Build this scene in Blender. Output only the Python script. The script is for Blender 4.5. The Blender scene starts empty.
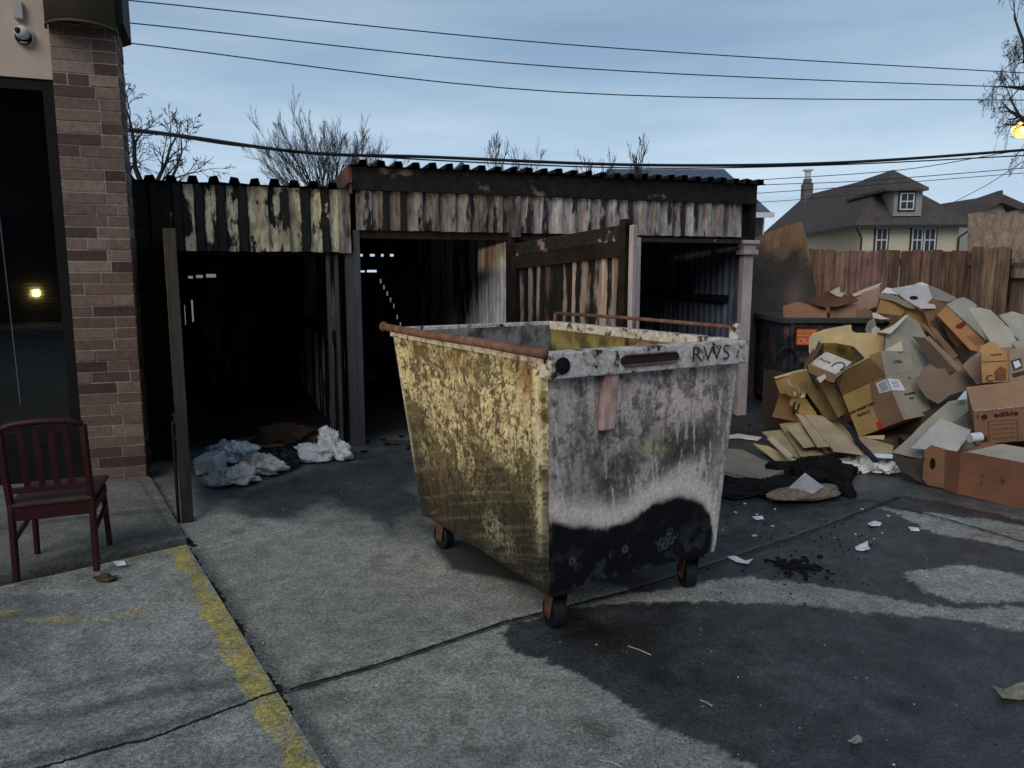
import bpy, bmesh, math, random
import numpy as np
from mathutils import Vector, Matrix, noise as mnoise

C = bpy.context.scene.collection
R = math.radians
random.seed(7)
rng = np.random.RandomState(5)

# ------------------------------------------------------------------ camera
F, H, P = 768., 1.55, .146
cam_d = bpy.data.cameras.new('camera'); cam = bpy.data.objects.new('camera', cam_d); C.objects.link(cam)
cam.location = (0, 0, H); cam.rotation_euler = (math.pi/2 - P, 0, 0)
cam_d.lens = 27.0; cam_d.sensor_width = 36.0; cam_d.clip_end = 3000; cam_d.clip_start = .05
bpy.context.scene.camera = cam

# ------------------------------------------------------------------ sky and light (dusk)
SUN_EL, SUN_ROT = R(3.0), R(200)
world = bpy.data.worlds.new('World'); bpy.context.scene.world = world; world.use_nodes = True
wn = world.node_tree; wn.nodes.clear()
def wnode(t, **k):
    n = wn.nodes.new(t)
    for a, b in k.items(): setattr(n, a, b)
    return n
w_out = wnode('ShaderNodeOutputWorld'); w_bg = wnode('ShaderNodeBackground')
w_sky = wnode('ShaderNodeTexSky', sky_type='NISHITA', sun_disc=False)
w_sky.sun_elevation = SUN_EL; w_sky.sun_rotation = SUN_ROT; w_sky.altitude = 50
w_sky.air_density = 1.2; w_sky.dust_density = .6; w_sky.ozone_density = 3.0
w_tc = wnode('ShaderNodeTexCoord'); w_sep = wnode('ShaderNodeSeparateXYZ')
w_ramp = wnode('ShaderNodeValToRGB')
cr = w_ramp.color_ramp
cr.elements[0].position = .0; cr.elements[0].color = (.50, .61, .73, 1)
cr.elements[1].position = .55; cr.elements[1].color = (.135, .195, .275, 1)
e1 = cr.elements.new(.12); e1.color = (.40, .52, .66, 1)
e2 = cr.elements.new(.30); e2.color = (.24, .335, .455, 1)
w_map = wnode('ShaderNodeMapping'); w_map.inputs['Scale'].default_value = (1.1, 1.1, 6); w_map.inputs['Rotation'].default_value = (.10, .16, .5)
w_no = wnode('ShaderNodeTexNoise'); w_no.inputs['Scale'].default_value = 2.2; w_no.inputs['Detail'].default_value = 6
w_cr = wnode('ShaderNodeValToRGB'); w_cr.color_ramp.elements[0].position = .35; w_cr.color_ramp.elements[1].position = .75
w_cr.color_ramp.elements[0].color = (.76, .82, .88, 1); w_cr.color_ramp.elements[1].color = (1.25, 1.18, 1.10, 1)
w_mul = wnode('ShaderNodeMixRGB', blend_type='MULTIPLY'); w_mul.inputs[0].default_value = 1
w_mix = wnode('ShaderNodeMixRGB', blend_type='MIX'); w_mix.inputs[0].default_value = .85
w_sc = wnode('ShaderNodeMixRGB', blend_type='MULTIPLY'); w_sc.inputs[0].default_value = 1
w_sc.inputs[2].default_value = (8.0, 8.0, 8.0, 1)
L = wn.links
L.new(w_tc.outputs['Generated'], w_sep.inputs[0]); L.new(w_sep.outputs['Z'], w_ramp.inputs[0])
L.new(w_tc.outputs['Generated'], w_map.inputs[0]); L.new(w_map.outputs[0], w_no.inputs['Vector'])
L.new(w_no.outputs['Fac'], w_cr.inputs[0])
L.new(w_ramp.outputs[0], w_sc.inputs[1])          # dusk gradient brought to the Nishita sky's units
L.new(w_sky.outputs[0], w_mix.inputs[1]); L.new(w_sc.outputs[0], w_mix.inputs[2])
L.new(w_mix.outputs[0], w_mul.inputs[1]); L.new(w_cr.outputs[0], w_mul.inputs[2])
L.new(w_mul.outputs[0], w_bg.inputs[0]); w_bg.inputs[1].default_value = .094
L.new(w_bg.outputs[0], w_out.inputs[0])

sun_d = bpy.data.lights.new('sun', 'SUN'); sun = bpy.data.objects.new('sun', sun_d); C.objects.link(sun)
sun_d.energy = .85; sun_d.angle = R(40); sun_d.color = (1.0, .94, .85)
sun.rotation_euler = (R(52), 0, R(-18)); sun.location = (-6, -12, 14)

sc = bpy.context.scene
sc.view_settings.view_transform = 'Standard'; sc.view_settings.look = 'None'
sc.view_settings.exposure = 0.95; sc.view_settings.gamma = 1; sc.view_settings.use_curve_mapping = False
sc.render.resolution_x = 1024; sc.render.resolution_y = 768
sc.render.engine = 'CYCLES'

# ------------------------------------------------------------------ geometry of the view (pixel -> place)
cp, sp = math.cos(P), math.sin(P)
def ray(x, y):
    a = (x-512)/F; b = -(y-384)/F
    return Vector((a, cp + b*sp, -sp + b*cp))
O0 = Vector((0, 0, H))
def G(x, y, z=0.): r = ray(x, y); return O0 + r*((z-H)/r.z)
def D(x, y, Y): r = ray(x, y); return O0 + r*(Y/r.y)
def PL(x, y, p, n): r = ray(x, y); return O0 + r*((p-O0).dot(n)/r.dot(n))

# ------------------------------------------------------------------ materials
def newmat(name):
    m = bpy.data.materials.new(name); m.use_nodes = True
    nt = m.node_tree; b = nt.nodes['Principled BSDF']
    return m, nt, b
def nn(nt, t, **k):
    n = nt.nodes.new(t)
    for a, v in k.items():
        if a in n.inputs: n.inputs[a].default_value = v
        else: setattr(n, a, v)
    return n
def c4(c): return (c[0], c[1], c[2], 1)
def ramp(nt, src, p0, p1, c0=(0,0,0), c1=(1,1,1)):
    r = nn(nt, 'ShaderNodeValToRGB'); e = r.color_ramp.elements
    e[0].position = p0; e[1].position = p1; e[0].color = c4(c0); e[1].color = c4(c1)
    nt.links.new(src, r.inputs[0]); return r.outputs[0]
def coord(nt, scale=(1,1,1), kind='Object'):
    t = nn(nt, 'ShaderNodeTexCoord'); m = nn(nt, 'ShaderNodeMapping'); m.inputs['Scale'].default_value = scale
    nt.links.new(t.outputs[kind], m.inputs[0]); return m.outputs[0]
def noise_(nt, co, scale, detail=6, rough=.6):
    n = nn(nt, 'ShaderNodeTexNoise'); n.inputs['Scale'].default_value = scale
    n.inputs['Detail'].default_value = detail; n.inputs['Roughness'].default_value = rough
    nt.links.new(co, n.inputs['Vector']); return n.outputs['Fac']
def mixc(nt, fac, a, b, mode='MIX'):
    m = nn(nt, 'ShaderNodeMixRGB', blend_type=mode)
    for i, v in ((0, fac), (1, a), (2, b)):
        if isinstance(v, (int, float)): m.inputs[i].default_value = v
        elif isinstance(v, tuple): m.inputs[i].default_value = c4(v)
        else: nt.links.new(v, m.inputs[i])
    return m.outputs[0]
def bump(nt, b, h, strength=.3, dist=.01):
    n = nn(nt, 'ShaderNodeBump'); n.inputs['Strength'].default_value = strength; n.inputs['Distance'].default_value = dist
    nt.links.new(h, n.inputs['Height']); nt.links.new(n.outputs[0], b.inputs['Normal'])
def mat_plain(name, col, rough=.7, var=.25, scale=8, stretch=(1,1,1), metal=0, bs=.15, fine=90):
    m, nt, b = newmat(name)
    co = coord(nt, stretch); n = noise_(nt, co, scale); n2 = noise_(nt, co, fine, 3)
    lo = tuple(c*(1-var) for c in col); hi = tuple(min(1, c*(1+var)) for c in col)
    c = ramp(nt, n, .3, .7, lo, hi)
    c = mixc(nt, .5, c, ramp(nt, n2, .3, .7, (.75,)*3, (1.15,)*3), 'MULTIPLY')
    nt.links.new(c, b.inputs['Base Color']); b.inputs['Roughness'].default_value = rough; b.inputs['Metallic'].default_value = metal
    b.inputs['Specular IOR Level'].default_value = .12 if rough > .6 else .25
    bump(nt, b, n2, bs, .004)
    return m
def mat_peel(name, paint, soot, cover=.5, stretch=(1,1,.35), scale=5, rust=(.16,.07,.04), rough=.65, metal=0, edge=.03, rib=0):
    """paint flaking off a sooted surface"""
    m, nt, b = newmat(name)
    co = coord(nt, stretch)
    n = noise_(nt, co, scale, 9, .68)
    if rib:  # rib tone: soot together with rib shading, painted into the cover mask
        at = nn(nt, 'ShaderNodeAttribute', attribute_name='Col'); sp_ = nn(nt, 'ShaderNodeSeparateColor'); nt.links.new(at.outputs['Color'], sp_.inputs[0])
        mm = nn(nt, 'ShaderNodeMath', operation='MULTIPLY_ADD'); nt.links.new(sp_.outputs[0], mm.inputs[0]); mm.inputs[1].default_value = -rib; nt.links.new(n, mm.inputs[2]); n = mm.outputs[0]
    k = ramp(nt, n, 1-cover-edge, 1-cover+edge)
    n2 = noise_(nt, co, scale*5, 6)
    pc = ramp(nt, n2, .3, .7, tuple(c*.6 for c in paint), tuple(min(1, c*1.25) for c in paint))
    rs = ramp(nt, noise_(nt, co, scale*2.3, 6), .5, .72)
    pc = mixc(nt, rs, pc, rust)
    sc_ = ramp(nt, n2, .3, .7, tuple(c*.5 for c in soot), tuple(c*1.5 for c in soot))
    if rib: pc = mixc(nt, 1., pc, ramp(nt, noise_(nt, co, scale*.55, 6, .7), .36, .60, (.28,.26,.25), (1.1,1.1,1.1)), 'MULTIPLY')
    c = mixc(nt, k, sc_, pc)
    nt.links.new(c, b.inputs['Base Color']); b.inputs['Roughness'].default_value = rough; b.inputs['Metallic'].default_value = metal
    b.inputs['Specular IOR Level'].default_value = .15
    bump(nt, b, n, .25, .006)
    return m
def mat_attr(name, attr='Col', rough=.7, fine=60, amt=.35, bs=.3, spec=.18, dist=.004):
    """colour comes from the surface's own wear pattern, plus fine grain"""
    m, nt, b = newmat(name)
    a = nn(nt, 'ShaderNodeAttribute', attribute_name=attr)
    co = coord(nt); n = noise_(nt, co, fine, 8, .7)
    c = mixc(nt, amt, a.outputs['Color'], ramp(nt, n, .3, .7, (.35,)*3, (1.5,)*3), 'MULTIPLY')
    nt.links.new(c, b.inputs['Base Color']); b.inputs['Roughness'].default_value = rough
    b.inputs['Specular IOR Level'].default_value = spec
    bump(nt, b, n, bs, dist)
    return m
def mat_wood(name, c0, c1, axis=2, scale=14, rough=.85, attr=False):
    m, nt, b = newmat(name)
    st = [1,1,1]; st[axis] = .06
    co = coord(nt, tuple(st)); n = noise_(nt, co, scale, 8, .7); co2 = coord(nt); n2 = noise_(nt, co2, 2.5, 4)
    c = ramp(nt, n, .32, .68, c0, c1)
    c = mixc(nt, .8, c, ramp(nt, n2, .3, .7, (.5,)*3, (1.4,)*3), 'MULTIPLY')
    if attr:
        at = nn(nt, 'ShaderNodeAttribute', attribute_name='Col'); c = mixc(nt, 1., c, at.outputs['Color'], 'MULTIPLY')
    nt.links.new(c, b.inputs['Base Color']); b.inputs['Roughness'].default_value = rough; b.inputs['Specular IOR Level'].default_value = .12
    bump(nt, b, n, .6, .008)
    return m
def mat_card(name, col, dark=.75):
    m, nt, b = newmat(name)
    co = coord(nt); n = noise_(nt, co, 3.5, 5); n2 = noise_(nt, co, 55, 4)
    c = ramp(nt, n, .3, .7, tuple(v*dark for v in col), tuple(min(1, v*1.1) for v in col))
    st = ramp(nt, noise_(nt, co, 6, 7, .7), .62, .70, (1,1,1), (.72,.68,.62))
    c = mixc(nt, .8, c, st, 'MULTIPLY')
    c = mixc(nt, .35, c, ramp(nt, n2, .3, .7, (.7,)*3, (1.2,)*3), 'MULTIPLY')
    nt.links.new(c, b.inputs['Base Color']); b.inputs['Roughness'].default_value = .8
    b.inputs['Specular IOR Level'].default_value = .25
    w = nn(nt, 'ShaderNodeTexWave'); w.inputs['Scale'].default_value = 30; w.inputs['Distortion'].default_value = 1
    nt.links.new(co, w.inputs['Vector']); bump(nt, b, mixc(nt, .7, w.outputs['Color'], n), .12, .003)
    return m
def mat_emit(name, col, s):
    m, nt, b = newmat(name); b.inputs['Emission Color'].default_value = c4(col); b.inputs['Emission Strength'].default_value = s
    b.inputs['Base Color'].default_value = c4(col); return m
def mat_gloss(name, col, rough=.1):
    m, nt, b = newmat(name); b.inputs['Base Color'].default_value = c4(col); b.inputs['Roughness'].default_value = rough; b.inputs['Specular IOR Level'].default_value = .2
    return m

M = {}
M['soot'] = mat_plain('soot', (.010,.010,.011), .85, .5, 6)
M['soot2'] = mat_plain('soot_brown', (.016,.013,.011), .8, .5, 6)
M['inner'] = mat_peel('scorched_inner', (.10,.11,.13), (.009,.009,.010), .44, (1,1,.25), 3)
M['partition'] = mat_peel('scorched_partition', (.42,.44,.48), (.012,.012,.014), .50, (1,1,.12), 2.2, (.12,.05,.04))
M['bay_wall'] = mat_peel('scorched_bay_wall', (.085,.10,.14), (.03,.034,.045), .55, (1,1,.3), 2.2, (.05,.045,.05))
M['fascia_l'] = mat_peel('fascia_paint_left', (.52,.49,.36), (.010,.010,.010), .555, (1,1,.34), 8.5, (.16,.12,.07), rib=.24, edge=.022)
M['fascia_r'] = mat_peel('fascia_paint_right', (.24,.225,.22), (.012,.011,.011), .60, (1,1,.22), 8, (.10,.055,.048), rib=.22)
M['fascia_w'] = mat_peel('fascia_paint_pale', (.36,.35,.355), (.022,.018,.018), .64, (1,1,.22), 8, (.17,.08,.078), rib=.20)
M['board'] = mat_peel('fascia_board', (.12,.11,.10), (.010,.009,.009), .40, (.6,1,1), 3.0, (.05,.035,.03))
M['rust_trim'] = mat_plain('rust_trim', (.10,.045,.032), .75, .5, 6)
M['door_rib'] = mat_peel('door_paint', (.36,.29,.26), (.010,.009,.009), .42, (1,1,.12), 5, (.12,.06,.045), rib=-.16)
M['door_frame'] = mat_peel('door_frame', (.30,.22,.20), (.020,.017,.016), .40, (1,1,1), 6, (.10,.05,.04))
M['post_pink'] = mat_plain('post_pink', (.36,.30,.31), .6, .35, 6, (1,1,.3))
M['post_dark'] = mat_plain('post_dark', (.05,.053,.058), .55, .4, 6, (1,1,.3))
M['wood_raw'] = mat_wood('old_wood', (.05,.04,.03), (.16,.125,.085))
M['fence'] = mat_wood('fence_wood', (.050,.026,.020), (.29,.175,.135), 2, 26, attr=True)
M['fence2'] = mat_wood('fence_wood_grey', (.050,.032,.023), (.29,.195,.14), 2, 24, attr=True)
M['stucco'] = mat_plain('stucco', (.50,.40,.33), .9, .08, 4, bs=.5, fine=160)
M['mortar'] = mat_plain('mortar', (.13,.11,.105), .9, .2, 8)
M['brick'] = mat_attr('brick_clay', rough=.85, fine=30, amt=.5, bs=.5, dist=.006)
M['frame_dark'] = mat_plain('window_frame_bronze', (.010,.009,.009), .65, .2)
M['awning'] = mat_plain('awning_sheet', (.085,.068,.048), .65, .15, 3)
M['white_plastic'] = mat_plain('white_plastic', (.55,.54,.52), .4, .08)
M['black'] = mat_gloss('black_rubber', (.012,.012,.013), .5)
M['chair'] = mat_plain('chair_paint', (.034,.006,.008), .5, .3, 5)
M['seat'] = mat_plain('seat_worn', (.050,.028,.026), .6, .3, 6)
M['rust'] = mat_plain('rust_pipe', (.13,.07,.055), .7, .45, 14)
M['rust_bright'] = mat_plain('rust_bright', (.13,.065,.04), .75, .35, 25)
M['bin'] = mat_attr('bin_paint', rough=.68, fine=70, amt=.6, bs=.5, spec=.05)
M['bin2'] = mat_peel('bin_dark_paint', (.022,.028,.038), (.008,.008,.010), .55, (1,1,1), 2.5)
M['roof'] = mat_plain('shingles_brown', (.085,.072,.066), .9, .25, 3, fine=30)
M['roof_b'] = mat_plain('shingles_slate', (.085,.11,.145), .9, .2, 3, fine=30)
M['siding_y'] = mat_plain('siding_yellow', (.70,.56,.40), .7, .06, 2)
M['siding_c'] = mat_plain('siding_cream', (.50,.45,.34), .7, .06, 2)
M['siding_g'] = mat_plain('siding_grey', (.27,.265,.25), .7, .06, 2)
M['trim_w'] = mat_plain('trim_white', (.55,.56,.56), .6, .05)
M['trim_d'] = mat_plain('trim_dark', (.03,.024,.022), .6, .2)
M['pane'] = mat_gloss('far_pane', (.03,.032,.036), .15)
M['chim'] = mat_plain('chimney_block', (.13,.12,.115), .9, .2, 4)
M['bark'] = mat_plain('bark', (.045,.038,.034), .9, .3, 10)
M['bark_far'] = mat_plain('bark_far', (.050,.047,.048), .9, .3, 10)
M['wire'] = mat_gloss('cable_black', (.012,.013,.016), .6)
M['pave'] = mat_plain('outer_paving', (.16,.16,.16), .9, .2, .6)
M['yellow'] = mat_peel('kerb_yellow', (.40,.33,.085), (.14,.135,.12), .60, (1,1,1), 9, (.28,.25,.13), .85)
M['bag_w'] = mat_peel('bag_white', (.72,.76,.80), (.22,.23,.24), .74, (1,1,1), 7, (.44,.44,.44), .45, edge=.14)
M['bag_g'] = mat_peel('bag_grey', (.60,.60,.60), (.07,.07,.075), .62, (1,1,1), 6, (.32,.29,.27), .5, edge=.12)
M['bag_k'] = mat_plain('bag_black', (.010,.010,.011), .35, .4)
M['char'] = mat_plain('charred', (.008,.008,.009), .9, .5, 12, bs=.8, fine=50)
M['foam'] = mat_plain('foam', (.62,.66,.68), .6, .06)
M['paper'] = mat_plain('paper', (.62,.66,.72), .8, .1, 8)
M['crumple'] = mat_peel('litter_mixed', (.88,.90,.96), (.60,.34,.42), .88, (1,1,1), 14, (.72,.74,.84), .6)
M['ash'] = mat_plain('ash_white', (.55,.58,.62), .9, .2)
M['sign_o'] = mat_plain('sign_orange', (.52,.11,.035), .6, .15)
M['ink'] = mat_gloss('ink_black', (.02,.017,.015), .8)
M['ink_red'] = mat_gloss('ink_red', (.55,.04,.03), .7)
M['ink_o'] = mat_gloss('lettering_cream', (.75,.42,.20), .7)
M['ink_dred'] = mat_gloss('ink_dark_red', (.12,.018,.02), .8)
M['hole'] = mat_gloss('cardboard_hole', (.014,.010,.008), .9)
M['cushion'] = mat_peel('cushion_cloth', (.20,.16,.125), (.02,.018,.016), .64, (1,1,1), 9, (.1,.08,.06), .9, edge=.12)
M['gravel'] = mat_plain('grit', (.13,.13,.13), .9, .4, 20)
CARD = {}
def card(c):
    c = tuple(min(.7, v*k) for v, k in zip(c, (1.28, 1.22, 1.12)))
    if c not in CARD: CARD[c] = mat_card('cardboard_%d' % len(CARD), c)
    return CARD[c]
TAN=(.37,.275,.155); YEL=(.37,.255,.105); BRN=(.23,.135,.075); RED=(.165,.082,.052); GRY=(.27,.255,.225)
PINK=(.27,.185,.145); DK=(.08,.052,.035); LT=(.42,.38,.32); WHT=(.52,.52,.53); LAV=(.34,.345,.40); MID=(.30,.22,.14)
DRK2=(.12,.078,.052); OLD=(.26,.24,.22)

# ------------------------------------------------------------------ mesh helpers
def tag(o, label=None, cat=None, group=None, kind=None):
    if label: o['label'] = label
    if cat: o['category'] = cat
    if group: o['group'] = group
    if kind: o['kind'] = kind
    return o
def thing(name, label, cat, loc=(0,0,0), group=None):
    o = bpy.data.objects.new(name, None); C.objects.link(o); o.location = loc; o.empty_display_size = .1
    return tag(o, label, cat, group)
def wloc(o):
    v = Vector(o.location)
    while o.parent: o = o.parent; v += Vector(o.location)
    return v
class MB:
    def __init__(s, T=None): s.v = []; s.f = []; s.col = []; s.T = T or (lambda p: Vector(p)); s.mi = []; s.cur = 0; s.cc = None
    def add(s, vs, fs):
        n = len(s.v); s.v += [s.T(Vector(p)) for p in vs]
        s.f += [tuple(n+i for i in f) for f in fs]; s.mi += [s.cur]*len(fs)
        s.col += [s.cc or (1,1,1)]*len(vs); return s
    def box(s, a, b):
        x0,y0,z0 = a; x1,y1,z1 = b
        return s.add([(x0,y0,z0),(x1,y0,z0),(x1,y1,z0),(x0,y1,z0),(x0,y0,z1),(x1,y0,z1),(x1,y1,z1),(x0,y1,z1)],
              [(0,3,2,1),(4,5,6,7),(0,1,5,4),(1,2,6,5),(2,3,7,6),(3,0,4,7)])
    def hexa(s, q0, q1):
        """two quads (bottom loop, top loop)"""
        return s.add(list(q0)+list(q1), [(0,3,2,1),(4,5,6,7),(0,1,5,4),(1,2,6,5),(2,3,7,6),(3,0,4,7)])
    def beam(s, a, b, w, h, up=(0,0,1)):
        a = Vector(a); b = Vector(b); d = (b-a).normalized(); u = Vector(up)
        if abs(d.dot(u)) > .97: u = Vector((0,1,0))
        r = d.cross(u).normalized()*w/2; u2 = r.cross(d).normalized()*h/2
        q = lambda p: [p-r-u2, p+r-u2, p+r+u2, p-r+u2]
        return s.hexa(q(a), q(b))
    def tube(s, pts, r, n=8, caps=True):
        pts = [Vector(p) for p in pts]; rs = r if isinstance(r, (list, tuple)) else [r]*len(pts)
        vs = []; fs = []; prev = None
        for i, p in enumerate(pts):
            t = (pts[min(i+1, len(pts)-1)] - pts[max(i-1, 0)])
            t = t.normalized() if t.length > 0 else Vector((0,0,1))
            if prev is None:
                a = t.orthogonal().normalized()
            else:
                a = (prev - t*prev.dot(t)); a = a.normalized() if a.length > 1e-6 else t.orthogonal().normalized()
            prev = a; b = t.cross(a)
            for k in range(n):
                th = 2*math.pi*k/n; vs.append(p + (a*math.cos(th) + b*math.sin(th))*rs[i])
        for i in range(len(pts)-1):
            for k in range(n):
                k2 = (k+1) % n; fs.append((i*n+k, i*n+k2, (i+1)*n+k2, (i+1)*n+k))
        if caps:
            fs.append(tuple(range(n-1, -1, -1))); fs.append(tuple((len(pts)-1)*n+k for k in range(n)))
        return s.add(vs, fs)
    def prism(s, poly, d):
        """poly: list of 3D points, extruded by vector d"""
        poly = [Vector(p) for p in poly]; d = Vector(d); n = len(poly)
        return s.add(poly + [p+d for p in poly], [tuple(range(n-1,-1,-1)), tuple(range(n,2*n))] + [(i,(i+1)%n,n+(i+1)%n,n+i) for i in range(n)])
    def build(s, name, mat, parent=None, smooth=False, bevel=0, solid=0, attr=False):
        base = wloc(parent) if parent else Vector((0,0,0))
        if not parent:
            xs = [v for v in s.v]
            base = Vector(((min(v.x for v in xs)+max(v.x for v in xs))/2, (min(v.y for v in xs)+max(v.y for v in xs))/2, min(v.z for v in xs)))
        me = bpy.data.meshes.new(name); me.from_pydata([v-base for v in s.v], [], s.f)
        for m in (mat if isinstance(mat, list) else [mat]): me.materials.append(m)
        if isinstance(mat, list):
            for p, i in zip(me.polygons, s.mi): p.material_index = i
        if attr:
            ca = me.color_attributes.new('Col', 'FLOAT_COLOR', 'POINT')
            ca.data.foreach_set('color', np.array([(c[0],c[1],c[2],1) for c in s.col], dtype=np.float32).ravel())
        me.validate(); bm = bmesh.new(); bm.from_mesh(me)
        if not attr: bmesh.ops.recalc_face_normals(bm, faces=bm.faces)
        bm.to_mesh(me); bm.free()
        if smooth: me.polygons.foreach_set('use_smooth', [True]*len(me.polygons))
        o = bpy.data.objects.new(name, me); C.objects.link(o)
        if parent: o.parent = parent
        else: o.location = base
        if bevel:
            b = o.modifiers.new('bevel', 'BEVEL'); b.width = bevel; b.segments = 2; b.limit_method = 'ANGLE'
        if solid:
            b = o.modifiers.new('solid', 'SOLIDIFY'); b.thickness = solid; b.offset = 0
        return o
def text(s, size, org, xdir, ydir, mat, parent, name='lettering', thick=.0015, bold=0, xs=1.0):
    cu = bpy.data.curves.new('t', 'FONT'); cu.body = s; cu.size = size; cu.extrude = thick; cu.offset = bold
    cu.align_x = 'CENTER'; cu.align_y = 'CENTER'; cu.resolution_u = 3
    ob = bpy.data.objects.new('t', cu); C.objects.link(ob)
    me = bpy.data.meshes.new_from_object(ob); bpy.data.objects.remove(ob)
    x = Vector(xdir).normalized(); y = Vector(ydir); y = (y - x*y.dot(x)).normalized(); z = x.cross(y)
    mt = Matrix((x*xs, y, z)).transposed().to_4x4(); mt.translation = Vector(org) - (wloc(parent) if parent else Vector())
    me.transform(mt); me.materials.clear(); me.materials.append(mat)
    o = bpy.data.objects.new(name, me); C.objects.link(o); o.parent = parent
    return o
# numpy value noise
def vnoise(x, y, seed=0, oct=5, rough=.55):
    out = np.zeros_like(x, dtype=float); amp = 1.; tot = 0
    for o in range(oct):
        r = np.random.RandomState(seed*97+o*13+1); tab = r.rand(256, 256)
        xi = np.floor(x).astype(int); yi = np.floor(y).astype(int); fx = x-xi; fy = y-yi
        fx = fx*fx*(3-2*fx); fy = fy*fy*(3-2*fy)
        g = lambda a, b: tab[a & 255, b & 255]
        v = (g(xi,yi)*(1-fx)+g(xi+1,yi)*fx)*(1-fy) + (g(xi,yi+1)*(1-fx)+g(xi+1,yi+1)*fx)*fy
        out += v*amp; tot += amp; amp *= rough; x = x*2.03+11.3; y = y*2.03+5.7
    return out/tot
def sstep(a, b, x): t = np.clip((x-a)/(b-a), 0, 1); return t*t*(3-2*t)
def sdist(poly, X, Y):
    """signed distance to polygon, positive inside"""
    d = np.full(X.shape, 1e9); ins = np.zeros(X.shape, bool); n = len(poly)
    for i in range(n):
        ax, ay = poly[i]; bx, by = poly[(i+1) % n]; ex, ey = bx-ax, by-ay
        t = np.clip(((X-ax)*ex+(Y-ay)*ey)/(ex*ex+ey*ey+1e-12), 0, 1)
        d = np.minimum(d, np.hypot(X-ax-t*ex, Y-ay-t*ey))
        c = ((ay > Y) != (by > Y)) & (X < (bx-ax)*(Y-ay)/(by-ay+1e-12)+ax); ins ^= c
    return np.where(ins, d, -d)
def gpoly(px): return [tuple(G(x, y)[:2]) for x, y in px]

# ------------------------------------------------------------------ frames of reference on site
P1 = G(362, 445); P2 = G(743, 415); e = (P2-P1).normalized(); nb = Vector((-e.y, e.x, 0))   # nb points into the sheds
def TS(p): return P1 + e*p[0] + nb*p[1] + Vector((0,0,p[2]))            # shed frame (along, in, up)
B1 = G(147, 475, .05)
def TB(p): return Vector((B1.x, B1.y, 0)) + e*p[0] + nb*p[1] + Vector((0,0,p[2]))   # building frame
YAW = .544; NX, NY = .142, 3.018; DL, DW, HT, HB = 1.582, 1.085, 1.234, .193
da = Vector((-math.sin(YAW), math.cos(YAW), 0)); db = Vector((math.cos(YAW), math.sin(YAW), 0))
def TD(p): return Vector((NX, NY, 0)) + db*p[0] + da*p[1] + Vector((0,0,p[2]))      # skip frame (width, length, up)

# ================================================================== GROUND
def axis(lo, hi, step, far):
    a = list(np.arange(lo, hi+1e-6, step)); s_ = step; x = a[-1]; up = []
    while x < far: s_ *= 1.5; x += s_; up.append(x)
    s_ = step; x = lo; dn = []
    while x > -far: s_ *= 1.5; x -= s_; dn.append(x)
    return np.array(dn[::-1]+a+up)
gx = axis(-2.4, 5.0, .015, 900); gy = axis(1.9, 7.6, .015, 900)
X, Y = np.meshgrid(gx, gy); 
wob = (vnoise(X*3, Y*3, 3, 5, .6)-.5)*.22
wet1 = sdist(gpoly([(503,632),(512,620),(560,608),(640,603),(740,600),(800,603),(870,612),(960,622),(1100,640),(1300,800),(800,800),(760,772),(725,755),(690,742),(655,728),(620,700),(575,675),(530,655),(512,648)]), X, Y)
wet2 = sdist(gpoly([(560,560),(620,560),(735,530),(780,500),(870,490),(960,505),(1100,540),(1100,606),(1000,608),(930,604),(870,594),(800,583),(750,578),(700,584),(640,592)]), X, Y)
dry1 = sdist(gpoly([(905,572),(960,566),(1030,574),(1100,586),(1100,606),(1010,600),(960,604),(925,592)]), X, Y)
wet3 = sdist(gpoly([(720,480),(760,470),(860,480),(900,470),(1060,520),(1060,535),(900,500),(840,515),(800,535),(720,560),(600,560),(600,500)]), X, Y)
w12 = np.maximum(wet1, np.minimum(wet2, -dry1))
dry2 = sdist(gpoly([(880,508),(930,512),(1100,536),(1100,560),(1000,545),(930,532)]), X, Y)
w12 = np.minimum(w12, np.where(wet1 > 0, 9, -dry2)); fe = vnoise(X*22, Y*22, 15, 5, .7)-.5
wet = sstep(-.012, .012, w12 + wob*.5 + fe*.10)
wet = np.maximum(wet, .55*sstep(-.12, .12, wet3 + wob*1.4))
soot = sdist(gpoly([(60,470),(190,508),(215,500),(300,512),(380,525),(430,535),(520,535),(600,555),(720,560),(790,520),(860,500),(1060,510),(1060,380),(60,380)]), X, Y)
sootf = sstep(-.30, .35, soot + wob*3.0)
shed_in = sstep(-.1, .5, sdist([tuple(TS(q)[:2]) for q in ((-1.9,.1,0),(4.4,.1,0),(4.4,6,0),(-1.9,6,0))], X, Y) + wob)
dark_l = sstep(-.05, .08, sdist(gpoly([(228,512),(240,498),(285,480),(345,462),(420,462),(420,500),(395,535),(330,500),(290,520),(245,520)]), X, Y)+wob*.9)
under = sstep(-.02,.05, sdist(gpoly([(428,545),(450,538),(500,548),(560,585),(540,590),(495,580),(450,570)]), X, Y)+wob*.25)  # the skip's shadow on the concrete, painted into the ground colour
big = vnoise(X*1.3, Y*1.3, 8, 5); mid = vnoise(X*7, Y*7, 11, 4); fin = vnoise(X*30, Y*30, 12, 3)
dry = np.stack([.295+0*X, .302+0*X, .272+0*X], -1)
dry *= (.68+.6*big)[..., None]; dry *= (.82+.36*mid)[..., None]; dry *= (.80+.4*fin)[..., None]
wetc = np.stack([.052+0*X, .056+0*X, .060+0*X], -1)*(.45+1.1*mid)[..., None]*(.6+.8*fin)[..., None]*(.65+.7*big)[..., None]
bl = np.stack([.052+0*X, .060+0*X, .070+0*X], -1)*(.5+1.0*mid)[..., None]*(.7+.6*fin)[..., None]
def mixn(a, b, t): return a*(1-t[..., None]) + b*t[..., None]
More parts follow.
